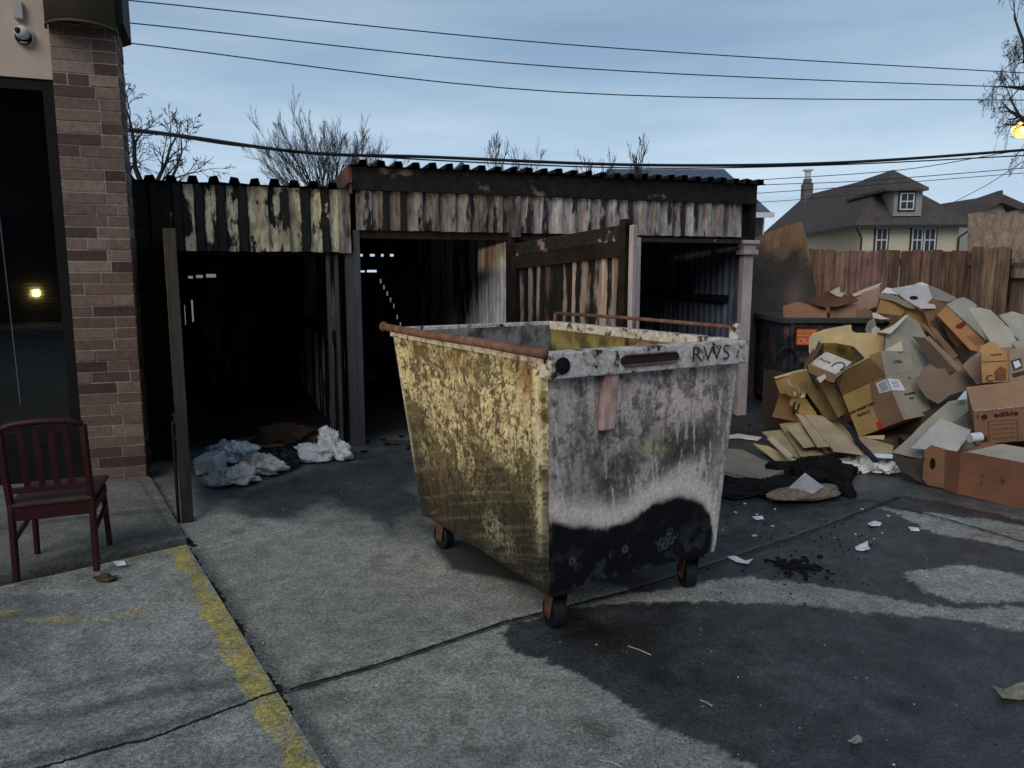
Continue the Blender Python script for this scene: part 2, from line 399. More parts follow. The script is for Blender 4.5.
patch = sstep(.40,.60, vnoise(X*2.2, Y*2.2, 14, 5, .62)); col = mixn(dry, bl, np.clip(sootf*(.62+.38*patch), 0, 1))
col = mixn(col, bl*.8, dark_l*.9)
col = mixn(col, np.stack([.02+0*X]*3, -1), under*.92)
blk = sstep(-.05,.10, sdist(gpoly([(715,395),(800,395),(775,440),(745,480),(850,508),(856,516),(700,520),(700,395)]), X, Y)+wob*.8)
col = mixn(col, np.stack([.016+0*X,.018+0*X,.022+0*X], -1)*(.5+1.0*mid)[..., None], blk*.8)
brown = sstep(0, .35, sdist(gpoly([(505,632),(560,608),(690,603),(715,640),(700,700),(640,700),(560,670)]), X, Y))
wetc = mixn(wetc, np.stack([.020+0*X, .019+0*X, .017+0*X], -1)*(.6+.8*mid)[..., None], brown*.92)
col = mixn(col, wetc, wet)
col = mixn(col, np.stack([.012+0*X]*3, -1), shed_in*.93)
rs_ = np.random.RandomState(3)
for _ in range(70):
    px_, py_ = rs_.uniform(200, 1000), rs_.uniform(470, 768); c_ = G(px_, py_); rr_ = rs_.uniform(.012, .06)*(2.2 if rs_.rand() < .12 else 1)
    d_ = np.hypot((X-c_.x)*rs_.uniform(.6,1.4), (Y-c_.y)*rs_.uniform(.6,1.4)) + (mid-.5)*rr_*1.6
    col = mixn(col, col*.45, (1-sstep(rr_*.5, rr_*1.25, d_))*rs_.uniform(.25,.8))
for _ in range(5):   # faint tyre scuffs
    x0, y0 = rs_.uniform(-1, 2), rs_.uniform(2.2, 4.5); a_ = rs_.uniform(.2, .6); d_ = np.abs((X-x0)*math.sin(a_)-(Y-y0)*math.cos(a_) + (big-.5)*.15)
    l_ = np.abs((X-x0)*math.cos(a_)+(Y-y0)*math.sin(a_)); col = mixn(col, col*.6, (1-sstep(.03,.09,d_))*(1-sstep(.3,.9,l_))*.45*sstep(.35,.6,mid))
# expansion joints and hairline cracks
def line(px, w, amt):
    global col
    pts = gpoly(px); d = np.full(X.shape, 9.)
    for (ax, ay), (bx, by) in zip(pts[:-1], pts[1:]):
        ex, ey = bx-ax, by-ay; t = np.clip(((X-ax)*ex+(Y-ay)*ey)/(ex*ex+ey*ey), 0, 1)
        d = np.minimum(d, np.hypot(X-ax-t*ex, Y-ay-t*ey))
    k = 1-sstep(w*.4, w, d + (fin-.5)*w*.8); col = mixn(col, np.stack([.05+0*X]*3, -1), k*amt*.6)
    return k
j = line([(290,690),(400,657),(505,622),(545,612),(640,588),(740,555),(835,522),(900,497)], .026, .9)
j2 = line([(830,505),(870,500),(950,520),(1060,552)], .022, .8)
for px in ([(560,505),(700,498),(740,505)],): line(px, .014, .6)
strip = sdist(gpoly([(193,552),(205,545),(350,768),(330,768)]), X, Y)
col = mixn(col, np.stack([.15+0*X,.145+0*X,.135+0*X], -1)*(.7+.6*mid)[...,None], sstep(0,.01,strip)*.6)
Z = -.012*np.maximum(j, j2) + .004*(big-.5)
Z = np.where((np.abs(X) > 12) | (np.abs(Y) > 14), -.01, Z)
ny_, nx_ = X.shape
me = bpy.data.meshes.new('ground')
idx = np.arange(nx_*ny_).reshape(ny_, nx_)
q = np.stack([idx[:-1,:-1], idx[:-1,1:], idx[1:,1:], idx[1:,:-1]], -1).reshape(-1, 4)
me.vertices.add(nx_*ny_); me.vertices.foreach_set('co', np.stack([X, Y, Z], -1).astype(np.float32).ravel())
me.loops.add(q.size); me.loops.foreach_set('vertex_index', q.ravel().astype(np.int32))
me.polygons.add(len(q)); me.polygons.foreach_set('loop_start', np.arange(0, q.size, 4, dtype=np.int32)); me.polygons.foreach_set('loop_total', np.full(len(q), 4, dtype=np.int32))
me.update(calc_edges=True)
ca = me.color_attributes.new('Col', 'FLOAT_COLOR', 'POINT')
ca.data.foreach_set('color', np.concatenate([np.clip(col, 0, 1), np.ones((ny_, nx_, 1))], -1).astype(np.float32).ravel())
wa = me.attributes.new('wet', 'FLOAT', 'POINT')
wa.data.foreach_set('value', np.clip(wet + .45*sootf, 0, 1).astype(np.float32).ravel())
def mat_ground(name, usewet=True):
    m, nt, b = newmat(name)
    a = nn(nt, 'ShaderNodeAttribute', attribute_name='Col'); co = coord(nt)
    n = noise_(nt, co, 60, 5, .7); n2 = noise_(nt, co, 210, 3, .7)
    vo = nn(nt, 'ShaderNodeTexVoronoi'); vo.inputs['Scale'].default_value = 85; nt.links.new(co, vo.inputs['Vector'])
    g = ramp(nt, vo.outputs['Distance'], .1, .6, (1.25,)*3, (.72,)*3)
    c = mixc(nt, .7, a.outputs['Color'], g, 'MULTIPLY')
    c = mixc(nt, .85, c, ramp(nt, n, .36, .64, (.5,)*3, (1.5,)*3), 'MULTIPLY')
    c = mixc(nt, .8, c, ramp(nt, n2, .38, .62, (.35,)*3, (1.6,)*3), 'MULTIPLY')
    n3 = noise_(nt, co, 9, 7, .7); c = mixc(nt, .7, c, ramp(nt, n3, .35, .65, (.62,)*3, (1.3,)*3), 'MULTIPLY')
    nt.links.new(c, b.inputs['Base Color'])
    if usewet:
        w = nn(nt, 'ShaderNodeAttribute', attribute_name='wet')
        nt.links.new(ramp(nt, w.outputs['Fac'], 0, 1, (.92,)*3, (.30,)*3), b.inputs['Roughness'])
    else: b.inputs['Roughness'].default_value = .92
    bump(nt, b, mixc(nt, .5, n, n2), .8, .008)
    return m
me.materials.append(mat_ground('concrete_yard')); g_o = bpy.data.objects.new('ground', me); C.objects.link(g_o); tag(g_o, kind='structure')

# slabs by the building
def slab(name, px, z, colr, seed, extra=None, step=.03):
    pts = gpoly(px); xs = [p[0] for p in pts]; ys = [p[1] for p in pts]
    bm = bmesh.new(); vs = [bm.verts.new((x, y, z)) for x, y in pts]; f = bm.faces.new(vs)
    if f.normal.z < 0: f.normal_flip()
    bm.normal_update()
    for ax, lo, hi in ((0, max(min(xs), -4.2), max(xs)), (1, min(ys), max(ys))):
        for t in np.arange(lo, hi, step):
            co = Vector((t,0,0)) if ax == 0 else Vector((0,t,0)); no = Vector((1,0,0)) if ax == 0 else Vector((0,1,0))
            bmesh.ops.bisect_plane(bm, geom=bm.verts[:]+bm.edges[:]+bm.faces[:], plane_co=co, plane_no=no)
    top = bm.faces[:]
    be = [ed for ed in bm.edges if ed.is_boundary]
    r = bmesh.ops.extrude_edge_only(bm, edges=be)
    for v in r['geom']:
        if isinstance(v, bmesh.types.BMVert): v.co.z = -.02
    me = bpy.data.meshes.new(name); bm.to_mesh(me); bm.free()
    vv = np.array([v.co[:] for v in me.vertices]); x, y = vv[:,0], vv[:,1]
    b_ = vnoise(x*1.5, y*1.5, seed, 5); m_ = vnoise(x*8, y*8, seed+1, 4); f_ = vnoise(x*30, y*30, seed+2, 3)
    cc = np.array(colr)[None]*((.62+.7*b_)*(.75+.5*m_)*(.8+.4*f_))[:,None]
    if extra is not None: cc = extra(cc, x, y, b_, m_, f_)
    cc[vv[:,2] < z-.001] *= .35
    ca = me.color_attributes.new('Col', 'FLOAT_COLOR', 'POINT')
    ca.data.foreach_set('color', np.concatenate([np.clip(cc,0,1), np.ones((len(x),1))], 1).astype(np.float32).ravel())
    me.materials.append(M['slab']); o = bpy.data.objects.new(name, me); C.objects.link(o); return tag(o, kind='structure')
M['slab'] = mat_ground('concrete_slab', False)
def seg(px, x, y):
    pts = gpoly(px); d = np.full(x.shape, 9.)
    for (ax, ay), (bx, by) in zip(pts[:-1], pts[1:]):
        ex, ey = bx-ax, by-ay; t = np.clip(((x-ax)*ex+(y-ay)*ey)/(ex*ex+ey*ey), 0, 1)
        d = np.minimum(d, np.hypot(x-ax-t*ex, y-ay-t*ey))
    return d
def ext_a(cc, x, y, b_, m_, f_):
    yl = np.array([.44,.37,.12])
    s1 = sdist(gpoly([(172,557),(187,550),(332,790),(292,790),(262,735),(240,690),(215,640)]), x, y)
    k = sstep(-.006,.012, s1 + (m_-.5)*.07)*(.52+.48*sstep(.34,.50,vnoise(x*16,y*16,31,5,.65)))
    s2 = seg([(-60,622),(0,617),(55,626),(85,628),(130,618),(195,606)], x, y)
    k2 = (1-sstep(.02,.040, s2 + (m_-.5)*.05))*.62*sstep(.36,.50,vnoise(x*9,y*9,33,4))
    s3 = seg([(-60,607),(0,593),(186,551)], x, y)
    k3 = (1-sstep(.018,.030, s3 + (f_-.5)*.03))*.55*sstep(.36,.48,vnoise(x*12,y*12,35,4))
    kk = np.maximum(np.maximum(k, k2), k3)[:,None]
    dk = sstep(-.10,.18, sdist(gpoly([(-60,605),(20,596),(60,600),(45,650),(40,676),(-60,690)]), x, y)+(b_-.5)*.3)[:,None]
    cc = cc*(1-dk*.5) + np.array([.08,.095,.12])*dk*.35
    for l, w_, a_ in (([(-60,735),(60,725),(150,700),(230,690),(262,682)], .045, .5), ([(-60,730),(80,690),(180,672),(240,665)], .04, .28), ([(-60,795),(60,762),(160,735),(240,705),(278,690)], .05, .35)):  # shadow bands painted into the slab colour, and a dark run along the joint
        d = 1-sstep(w_*.4, w_*1.2, seg(l, x, y)+(f_-.5)*w_*.6); cc = cc*(1-d[:,None]*a_*.85)
    cc = cc*(1-kk) + yl*(.75+.5*m_)[:,None]*kk
    j = 1-sstep(.006,.016, seg([(-60,795),(60,762),(160,735),(240,705),(278,690)], x, y)); cc = cc*(1-j[:,None]*.3)
    return cc
slab('kerb_slab', [(187,549),(-250,652),(-420,1000),(500,1000),(390,890),(325,776)], .028, (.285,.29,.27), 40, ext_a, .013)
def ext_b(cc, x, y, b_, m_, f_):
    d = 1-sstep(.02,.06, seg([(-60,545),(60,528),(180,515)], x, y)+(m_-.5)*.04); cc = cc*(1-.35*d[:,None])  # shadow band across the walkway, painted into its colour
    d = 1-sstep(.05,.15, seg([(-60,595),(20,580),(100,560),(175,540)], x, y)+(m_-.5)*.1); cc = cc*(1-.45*d[:,None])  # shade along the chair feet, also painted into the walkway
    j = 1-sstep(.004,.012, seg([(140,486),(176,547)], x, y)); return cc*(1-.5*j[:,None])
slab('walkway_slab', [(151,484),(187,546),(-400,672),(-700,500),(-300,470),(100,464)], .05, (.185,.185,.172), 50, ext_b)

# grit and dirt in the gap beside the yellow edge
mb = MB()
for i in range(700):
    t = random.random(); base = G(190+ (330-190)*t, 551+(776-551)*t)
    off = random.gauss(0,.010) + .028
    p = base + Vector((.84,.54,0))*off; r = random.uniform(.0015,.005)
    mb.hexa([p+Vector((a*r,b*r,0)) for a,b in ((-1,-1),(1,-.8),(.9,1),(-.8,.9))], [p+Vector((a*r*.6,b*r*.6,r*1.1)) for a,b in ((-1,-1),(1,-.8),(.9,1),(-.8,.9))])
tag(mb.build('grit', M['gravel']), kind='stuff', label='dark grit filling the gap along the yellow slab edge', cat='grit')
def crack(name, px, z, w, seed, mat, n=160, jit=.5):
    rr = random.Random(seed); P_ = [G(x, y, z) for x, y in px]; L_ = [0]
    for a, b_ in zip(P_[:-1], P_[1:]): L_.append(L_[-1]+(b_-a).length)
    mb = MB(); vs = []; drift = 0
    for k in range(n+1):
        t = L_[-1]*k/n; i = max(j for j in range(len(P_)-1) if L_[j] <= t+1e-9); a, b_ = P_[i], P_[i+1]; u = (b_-a).normalized(); p = a + u*(t-L_[i]); sd = Vector((-u.y, u.x, 0))
        drift = drift*.9 + rr.gauss(0, w*.10); wl = w*.5*(1+rr.uniform(-jit, jit)); wr = w*.5*(1+rr.uniform(-jit, jit))
        vs += [p+sd*(wl+drift), p-sd*(wr-drift)]
    mb.add([v+Vector((0,0,.001)) for v in vs], [(2*k, 2*k+1, 2*k+3, 2*k+2) for k in range(n)])
    o = mb.build(name, mat, solid=.0012); return tag(o, kind='structure')
M['joint'] = mat_plain('joint_dirt', (.022,.021,.019), .95, .5, 30, fine=120)
crack('expansion_joint', [(186,549),(325,776),(390,890)], .004, .036, 1, M['joint'], 240, .45)
crack('expansion_joint', [(-60,795),(60,762),(160,735),(240,705),(283,689)], .028, .013, 2, M['joint'], 200, .6)
crack('expansion_joint', [(290,690),(400,657),(505,622),(545,612),(640,588),(740,555),(835,522),(900,497)], .004, .014, 3, M['joint'], 260, .6)
crack('expansion_joint', [(830,505),(870,500),(950,520),(1060,552)], .004, .012, 4, M['joint'], 120, .6)
crack('hairline_crack', [(560,505),(700,498),(740,505)], .004, .006, 5, M['joint'], 60, .8)
crack('expansion_joint', [(148,482),(192,547)], .004, .03, 6, M['joint'], 60, .6)

# ================================================================== SHEDS
def corr(T, s0, s1, z0, z1, d0=0, pitch=.155, amp=.028, duty=.42, along='s', zfun=None, seed=0, jag=0, burn_and_light=lambda x: 0):
    """trapezoid sheet in the plane (s, z) at depth d0, ribs towards -d"""
    mb = MB(T); xs = []; k = s0; rr = random.Random(seed)
    while k < s1-1e-6:
        a = k; b = k+pitch*(1-duty)-.02; c_ = b+.02; d_ = k+pitch-.02
        for x, v in ((a,0),(b,0),(c_,1),(d_,1)):
            if x <= s1: xs.append((x, v))
        k += pitch
    xs.append((s1, 0)); vs = []; fs = []
    nz = 6
    for x, v in xs:
        for i in range(nz+1):
            t = i/nz; zt = zfun(x) if zfun else z1
            z = z0+(zt-z0)*t
            w = (mnoise.noise(Vector((x*2.1, z*2.3, seed)))) * .010
            vs.append((x, d0 - v*amp + w, z + (rr.uniform(-jag, jag) if i == 0 else 0)))
    for i in range(len(xs)-1):
        for j in range(nz):
            a = i*(nz+1)+j; fs.append((a, a+nz+1, a+nz+2, a+1))
    mb.add(vs, fs); cs = []
    fv = [rr.choice((0,0,0,.12,.35,-.1)) for _ in range(len(xs)//4+2)]; rv = [rr.choice((.1,.45,.8,1.0,1.1)) for _ in range(len(xs)//4+2)]
    for i, (x, v) in enumerate(xs): cs += [(v*rv[i//4] + (1-v)*(fv[i//4] if jag else 0) + burn_and_light(x) + (rr.uniform(-.1,.1) if jag else 0)*1, v, v) for _ in range(nz+1)]
    mb.col[:] = cs; return mb
def corr_side(T, s, d0, d1, z0, z1, pitch=.155, amp=.028):
    """ribbed sheet running into the depth at s, ribs towards -s"""
    def T2(p): return T((s + p[1], p[0], p[2]))
    return corr(T2, d0, d1, z0, z1, 0, pitch, amp)
def eave(T, s0, s1, z, d_front, d_back, z_back, seed, pitch=.155):
    """ribbed roof sheet, front edge over the fascia"""
    mb = MB(T); k = s0; xs = []; rr = random.Random(seed)
    while k < s1-1e-6:
        for x, v in ((k,0),(k+.07,0),(k+.085,1),(k+.140,1)):
            if x <= s1: xs.append((x, v))
        k += pitch
    xs.append((s1,0)); vs = []
    for x, v in xs:
        j = rr.uniform(-.006,.006) + .012*mnoise.noise(Vector((x*1.4, seed, 0)))
        for t in (0,.5,1): vs.append((x, d_front+(d_back-d_front)*t + (j if t == 0 else 0), z+(z_back-z)*t + v*.045 + j))
    fs = []
    for i in range(len(xs)-1):
        for j in (0,1): a = i*3+j; fs.append((a, a+3, a+4, a+1))
    return mb.add(vs, fs)

# ---- left, lower shed
sl = thing('burnt_shed', 'low burnt-out shed at left with peeling cream corrugated fascia beside the brick pillar', 'shed', TS((-.95,0,0)))
S0 = -1.86
corr(TS, S0, -.07, 1.71, 2.235, -.02, .165, .032, .42, seed=3, jag=.004, burn_and_light=lambda x: max(0, min(.8, (-1.22-x)*1.9)) - .15*math.exp(-((x+.62)/.3)**2)).build('fascia', M['fascia_l'], sl, solid=.003, attr=True)  # soot at the left end; lamplit patch mid-panel put in as paler paint
eave(TS, S0, .0, 2.245, -.10, 4.4, 2.05, 5).build('roof', M['soot'], sl, solid=.004)
MB(TS).box((S0,.02,1.68),(-.07,.07,1.75)).build('lintel', M['soot2'], sl, bevel=.004)
MB(TS).box((S0,.03,1.75),(-.07,.05,2.22)).build('backing_board', M['soot'], sl)
MB(TS).box((-.15,-.055,1.70),(-.05,.0,2.24)).build('corner_board', M['fascia_r'], sl, bevel=.003)
corr_side(TS, S0+.02, .05, 4.3, 0, 2.1).build('side_wall', M['inner'], sl, solid=.003)
MB(TS).box((S0+.0,-.02,0),(S0+.30,.06,1.71)).build('jamb_board', M['soot'], sl)
mb = MB(TS); mb.box((-.10,-.02,0),(-.03,.05,1.71)).build('post', M['post_dark'], sl, bevel=.004)
mb = MB(TS); 
for x in (-.17,-.24): mb.box((x-.02,.02,0),(x+.014,.06,1.71))
mb.build('jamb', M['post_dark'], sl, bevel=.003)
corr_side(TS, -.12, .1, 4.3, 0, 2.05, .12, .025).build('divider', M['partition'], sl, solid=.003)
MB(TS).box((-.21,.3,.92),(-.14,3.0,1.00)).build('rail', M['soot'], sl)
# back wall with gaps where daylight shows
def back_wall(s0, s1, ztop, d, gaps, parent, strips):
    xs = sorted(set([s0, s1] + [g[0] for g in gaps] + [g[1] for g in gaps])); mb = MB(TS)
    for a, b in zip(xs[:-1], xs[1:]):
        zs = [0.]
        for g in gaps:
            if g[0] <= a+1e-6 and g[1] >= b-1e-6: zs += [g[2], g[3]]
        zs.append(ztop); zs = sorted(zs)
        for k in range(0, len(zs), 2): mb.box((a, d, zs[k]), (b, d+.03, zs[k+1]))
    return mb.build('back_wall', M['inner'], parent)
def onback(px, py, d):
    q_ = PL(px, py, TS((0,d,0)), -nb) - P1; return q_.dot(e), q_.z
gl = []
for x0, x1, y0, y1 in ((188,193,276,278.5),(196,203,275,278),(206,216,274,277.5)):
    a, z1_ = onback(x0, y0, 4.2); b, z0_ = onback(x1, y1, 4.2); gl.append((a, b, z0_, z1_))
for x0, x1, y0, y1 in ((184,186,305,325),(191,194,300,322),(199,200,303,335),(212,213.5,300,332)):
    a, z1_ = onback(x0, y0, 4.2); b, z0_ = onback(x1, y1, 4.2); gl.append((a, b, z0_, z1_))
back_wall(S0, -.12, 2.06, 4.2, gl, sl, 0)
# open door leaf of the left shed, seen on edge
dl = G(188, 524); dh = TS((-1.50, -.02, 0))
def leaf_frame(a, b):
    a = Vector(a); b = Vector(b); d = (b-a); Lh = d.length; u = d.normalized(); w = Vector((-u.y, u.x, 0))
    return lambda p: a + u*p[0] + w*p[1] + Vector((0,0,p[2])), Lh
TL, LL = leaf_frame(dh, dl)
lf = MB(TL).box((0,-.008,.10),(LL-.05,.008,1.80)).build('door_leaf', M['wood_raw'], sl)
MB(TL).box((LL-.09,-.035,.0),(LL-.02,.035,1.80)).build('door_stile', mat_wood('stile_wood', (.018,.017,.016), (.052,.048,.043)), lf, bevel=.004)
MB(TL).box((0,-.03,1.70),(LL-.1,-.01,1.79)).build('door_rail', M['soot2'], lf); MB(TL).box((0,-.03,.12),(LL-.1,-.01,.2)).build('door_rail', M['soot2'], lf)
mb = MB(TL); mb.tube([(LL-.055,-.05,.0),(LL-.055,-.05,.62)], .010, 8); mb.tube([(LL-.055,-.05,.62),(LL-.055,-.03,.66),(LL-.09,-.045,.68)], .010, 8); mb.box((LL-.08,-.06,.52),(LL-.03,-.036,.56)); mb.build('drop_bolt', M['soot2'], lf)

# ---- right, taller shed
sr = thing('burnt_shed', 'long burnt-out shed with three open bays and peeling grey corrugated fascia behind the skip', 'shed', TS((2.05,0,0)))
SE = 4.16
M['corrs'] = M['fascia_r']
corr(TS, 0, 1.42, 1.90, 2.235, -.03, .150, .028, .42, seed=11, jag=.003).build('fascia', M['fascia_r'], sr, solid=.003, attr=True)
o_ = corr(TS, 1.50, 3.98, 1.90, 2.235, -.03, .150, .028, .42, seed=12, jag=.003).build('fascia', M['fascia_w'], sr, solid=.003, attr=True); o_['label'] = 'paler section of fascia over the right bays'
MB(TS).box((1.42,-.075,1.86),(1.50,-.01,2.236)).build('fascia_batten', M['fascia_r'], sr)
MB(TS).box((-.03,-.085,2.232),(SE-.05,-.05,2.425)).build('fascia_board', M['board'], sr, bevel=.004)
eave(TS, -.06, SE+.0, 2.43, -.16, 4.6, 2.25, 8, .150).build('roof', M['soot'], sr, solid=.004)
MB(TS).box((-.03,.0,1.83),(SE-.02,.05,1.90)).build('lintel', M['soot2'], sr, bevel=.004)
MB(TS).box((0,.03,1.90),(SE-.02,.05,2.42)).build('backing_board', M['soot'], sr)
mb = MB(TS); mb.hexa([(-.065,-.085,2.20),(-.035,-.085,2.20),(-.035,4.5,2.02),(-.065,4.5,2.02)], [(-.065,-.085,2.44),(-.035,-.085,2.44),(-.035,4.5,2.24),(-.065,4.5,2.24)]); mb.build('side_trim', M['rust_trim'], sr)
MB(TS).box((-.03,-.02,0),(.03,.05,1.90)).build('post', M['post_dark'], sr, bevel=.004)
MB(TS).box((1.40,-.03,0),(1.47,.05,1.90)).build('post', M['soot2'], sr, bevel=.004)
MB(TS).box((2.76,-.03,0),(2.80,.03,1.88)).build('post', M['post_pink'], sr, bevel=.003)
MB(TS).box((SE-.12,-.02,0),(SE-.0,.06,1.72)).build('post', M['post_pink'], sr, bevel=.006)
mb = MB(TS); mb.box((SE-.15,-.06,1.72),(SE+.03,.08,1.77)); mb.box((SE-.13,-.04,1.77),(SE+.01,.07,1.83)); mb.box((SE-.16,-.07,1.83),(SE+.04,.09,1.87)); mb.build('post_cap', M['post_pink'], sr, bevel=.006)
MB(TS).box((SE-.06,-.07,1.87),(SE-.03,.02,2.425)).build('end_board', M['soot'], sr)
MB(TS).box((2.80,-.045,1.835),(3.98,-.015,1.875)).build('lintel_strip', M['door_frame'], sr)
corr_side(TS, 1.44, .95, 3.6, 0, 2.15, .11, .022).build('divider', M['partition'], sr, solid=.003)
o_ = corr_side(TS, 1.435, .06, .97, 0, 1.88, .11, .022).build('divider', mat_peel('divider_pale', (.46,.47,.50), (.05,.03,.028), .74, (1,1,.3), 3, (.24,.075,.05)), sr, solid=.003)
corr_side(TS, SE-.05, .08, 4.3, 0, 2.3, .11, .022).build('side_wall', M['bay_wall'], sr, solid=.003)
MB(TS).box((SE-.13,.3,1.22),(SE-.06,4.2,1.29)).build('rail', M['soot'], sr)
gr_ = []
for x0, x1, y0, y1 in ((358,363,254,256.5),(370,375,254,256.5),(381,384,254,256.5),(390,394,254,256.5),(359,365,270.5,272.5),(367,377,270,272.5),(431,434,253.5,256)):
    a, z1_ = onback(x0, y0, 4.2); b, z0_ = onback(x1, y1, 4.2); gr_.append((a, b, z0_, z1_))
for i in range(8):
    x0 = 380+i*3.3; y0 = 279+i*6.2 + (i > 4)*i; a, z1_ = onback(x0, y0, 4.2); b, z0_ = onback(x0+1.7, y0+4.3, 4.2); gr_.append((a, b, z0_, z1_))
for x0, x1, y0, y1 in ((435,438,270,288),):
    a, z1_ = onback(x0, y0, 4.2); b, z0_ = onback(x1, y1, 4.2); gr_.append((a, b, z0_, z1_))
back_wall(-.1, SE, 2.27, 4.2, gr_, sr, 0)
# open leaf in the middle bay
ha = TS((1.46,-.05,0)); hb_ = D(629, 270, 6.15); hb_.z = 0
TM0, LM = leaf_frame(ha, hb_)
TM = lambda p: TM0((p[0], p[1], p[2]*(.967+.062*p[0]/LM)))
c_m = corr(lambda p: TM((p[0], -p[1]*-1, p[2])), .03, LM-.05, .10, 1.80, 0, .115, .024, .42, seed=22)
lf2 = c_m.build('door_leaf', M['door_rib'], sr, solid=.003, attr=True)
mb = MB(TM); mb.box((0,-.045,1.62),(LM,-.028,1.74)); mb.build('door_band', M['soot2'], lf2)
mb = MB(TM); mb.box((0,-.05,1.74),(LM,.02,1.86)); mb.build('door_top_rail', M['door_frame'], lf2, bevel=.004)
mb = MB(TM); mb.box((0,-.04,.02),(LM,.02,.10)); mb.build('door_bottom_rail', M['soot2'], lf2)
MB(TM).box((LM-.06,-.055,.02),(LM,.03,1.90)).build('door_stile', M['soot2'], lf2, bevel=.004)
MB(TM).box((LM+.01,-.02,.0),(LM+.055,.03,1.85)).build('door_edge', M['post_pink'], lf2, bevel=.004)
MB(TM).box((0,-.05,.02),(.06,.02,1.86)).build('door_stile', M['soot2'], lf2)

# ================================================================== BUILDING AT LEFT
bd = thing('building', 'stucco building at the left edge with a red-brown brick pillar and a tall dark window', 'building', TB((-.5,.3,0)))
CW = .405
mb = MB(TB); mb.cc = (.36,.31,.28); mb.box((-CW+.004,.0015,.04),(-.0015,.36,3.8))
def bricks(T_face, w, z0, z1, mb, seed):
    rr = random.Random(seed); zc = z0; row = 0; ch = .0785
    while zc < z1:
        x = -w
        ls = [rr.choice((.09,.13,.27,.245)) if row % 2 else rr.choice((.25,.27,.20))]
        while x < -.001:
            l = ls.pop() if ls else rr.choice((.27,.27,.25,.13))
            x2 = min(0, x+l); 
            if -x2 < .05: x2 = 0
            t = rr.random(); v = rr.uniform(.75,1.2)
            base = (.165,.110,.090) if t < .66 else ((.080,.052,.046) if t < .84 else (.23,.165,.135))
            mb.cc = tuple(c*v for c in base)
            d = -rr.uniform(.002,.008); g = .0052
            a, b = T_face((x+g, d, zc+g)), T_face((x2-g, .012, zc+ch-g))
            mb.box(tuple(a), tuple(b))
            x = x2
        zc += ch; row += 1
bricks(lambda p: p, CW, .05, 3.8, mb, 4)
bricks(lambda p: (-p[1]-.0, p[0]+.36, p[2]), .35, .05, 3.8, mb, 9)
mb.build('brick_pillar', M['brick'], bd, attr=True)
MB(TB).box((-6,.06,2.86),(-CW,.40,3.8)).build('wall', M['stucco'], bd)
MB(TB).box((-6,.06,.04),(-CW,.40,.30)).build('plinth', M['frame_dark'], bd)
MB(TB).box((-6,.055,2.835),(-CW,.10,2.86)).build('window_head_trim', M['stucco'], bd)
wf = MB(TB); wf.box((-CW-.075,.07,.30),(-CW-.0,.15,2.835)); wf.box((-6,.07,2.76),(-CW-.075,.15,2.835)); wf.box((-6,.07,.30),(-CW-.075,.15,.38))
wfo = wf.build('window_frame', M['frame_dark'], bd, bevel=.003)
m, nt, b = newmat('window_glass'); 
b.inputs['Base Color'].default_value = (.6,.65,.7,1); b.inputs['Roughness'].default_value = .03; b.inputs['Transmission Weight'].default_value = 1.0; b.inputs['IOR'].default_value = 1.5
MB(TB).box((-6,.105,.38),(-CW-.075,.111,2.76)).build('pane', m, wfo)
mb = MB(TB)
for i in range(94): z = .40+i*.025; mb.hexa([(-6,.18,z),(-CW-.08,.18,z),(-CW-.08,.195,z+.019),(-6,.195,z+.019)], [(-6,.181,z+.001),(-CW-.08,.181,z+.001),(-CW-.08,.196,z+.020),(-6,.196,z+.020)])
mb.build('blind', mat_plain('blind_slats', (.007,.008,.010), .8, .1), wfo)
mb = MB(TB); mb.tube([(-.80,.16,.6),(-.83,.16,2.7)], .0035, 6); mb.build('blind_cord', M['trim_w'], wfo)
MB(TB).box((-6,.20,.3),(-CW-.0,.24,2.83)).build('window_backing', M['soot'], wfo)
# curved awning drum on top of pillar
aw = MB(TB); n_ = 24; pts0 = [(-CW/2 - .215*math.cos(math.pi*k/n_)*1.0, .0-.24*math.sin(math.pi*k/n_)) for k in range(n_+1)]
vs = []; fs = []
for x, y in pts0: vs += [(x, y+.02, 3.16), (x, y+.02, 4.0)]
for k in range(n_): fs.append((2*k, 2*k+2, 2*k+3, 2*k+1))
aw.add(vs, fs); ro = [(x, y+.02, 3.13) for x, y in pts0]
bdaw = aw.build('canopy_drum', M['awning'], bd, smooth=True, solid=.008)
mb = MB(TB); mb.tube([(x, y+.02, 3.16) for x, y in pts0], .010, 6); mb.build('canopy_rim', M['awning'], bdaw, smooth=True)
mb = MB(TB); mb.prism([(x, y+.03, 3.22) for x, y in pts0], (0,0,.01)); mb.build('canopy_soffit', M['soot2'], bdaw)
mb = MB(TB); mb.hexa([(-.02,-.03,3.19),(.055,-.03,3.22),(.055,.5,3.22),(-.02,.5,3.19)], [(-.02,-.03,4.1),(.055,-.03,4.1),(.055,.5,4.1),(-.02,.5,4.1)])
mb.build('eave_box', M['frame_dark'], bd)
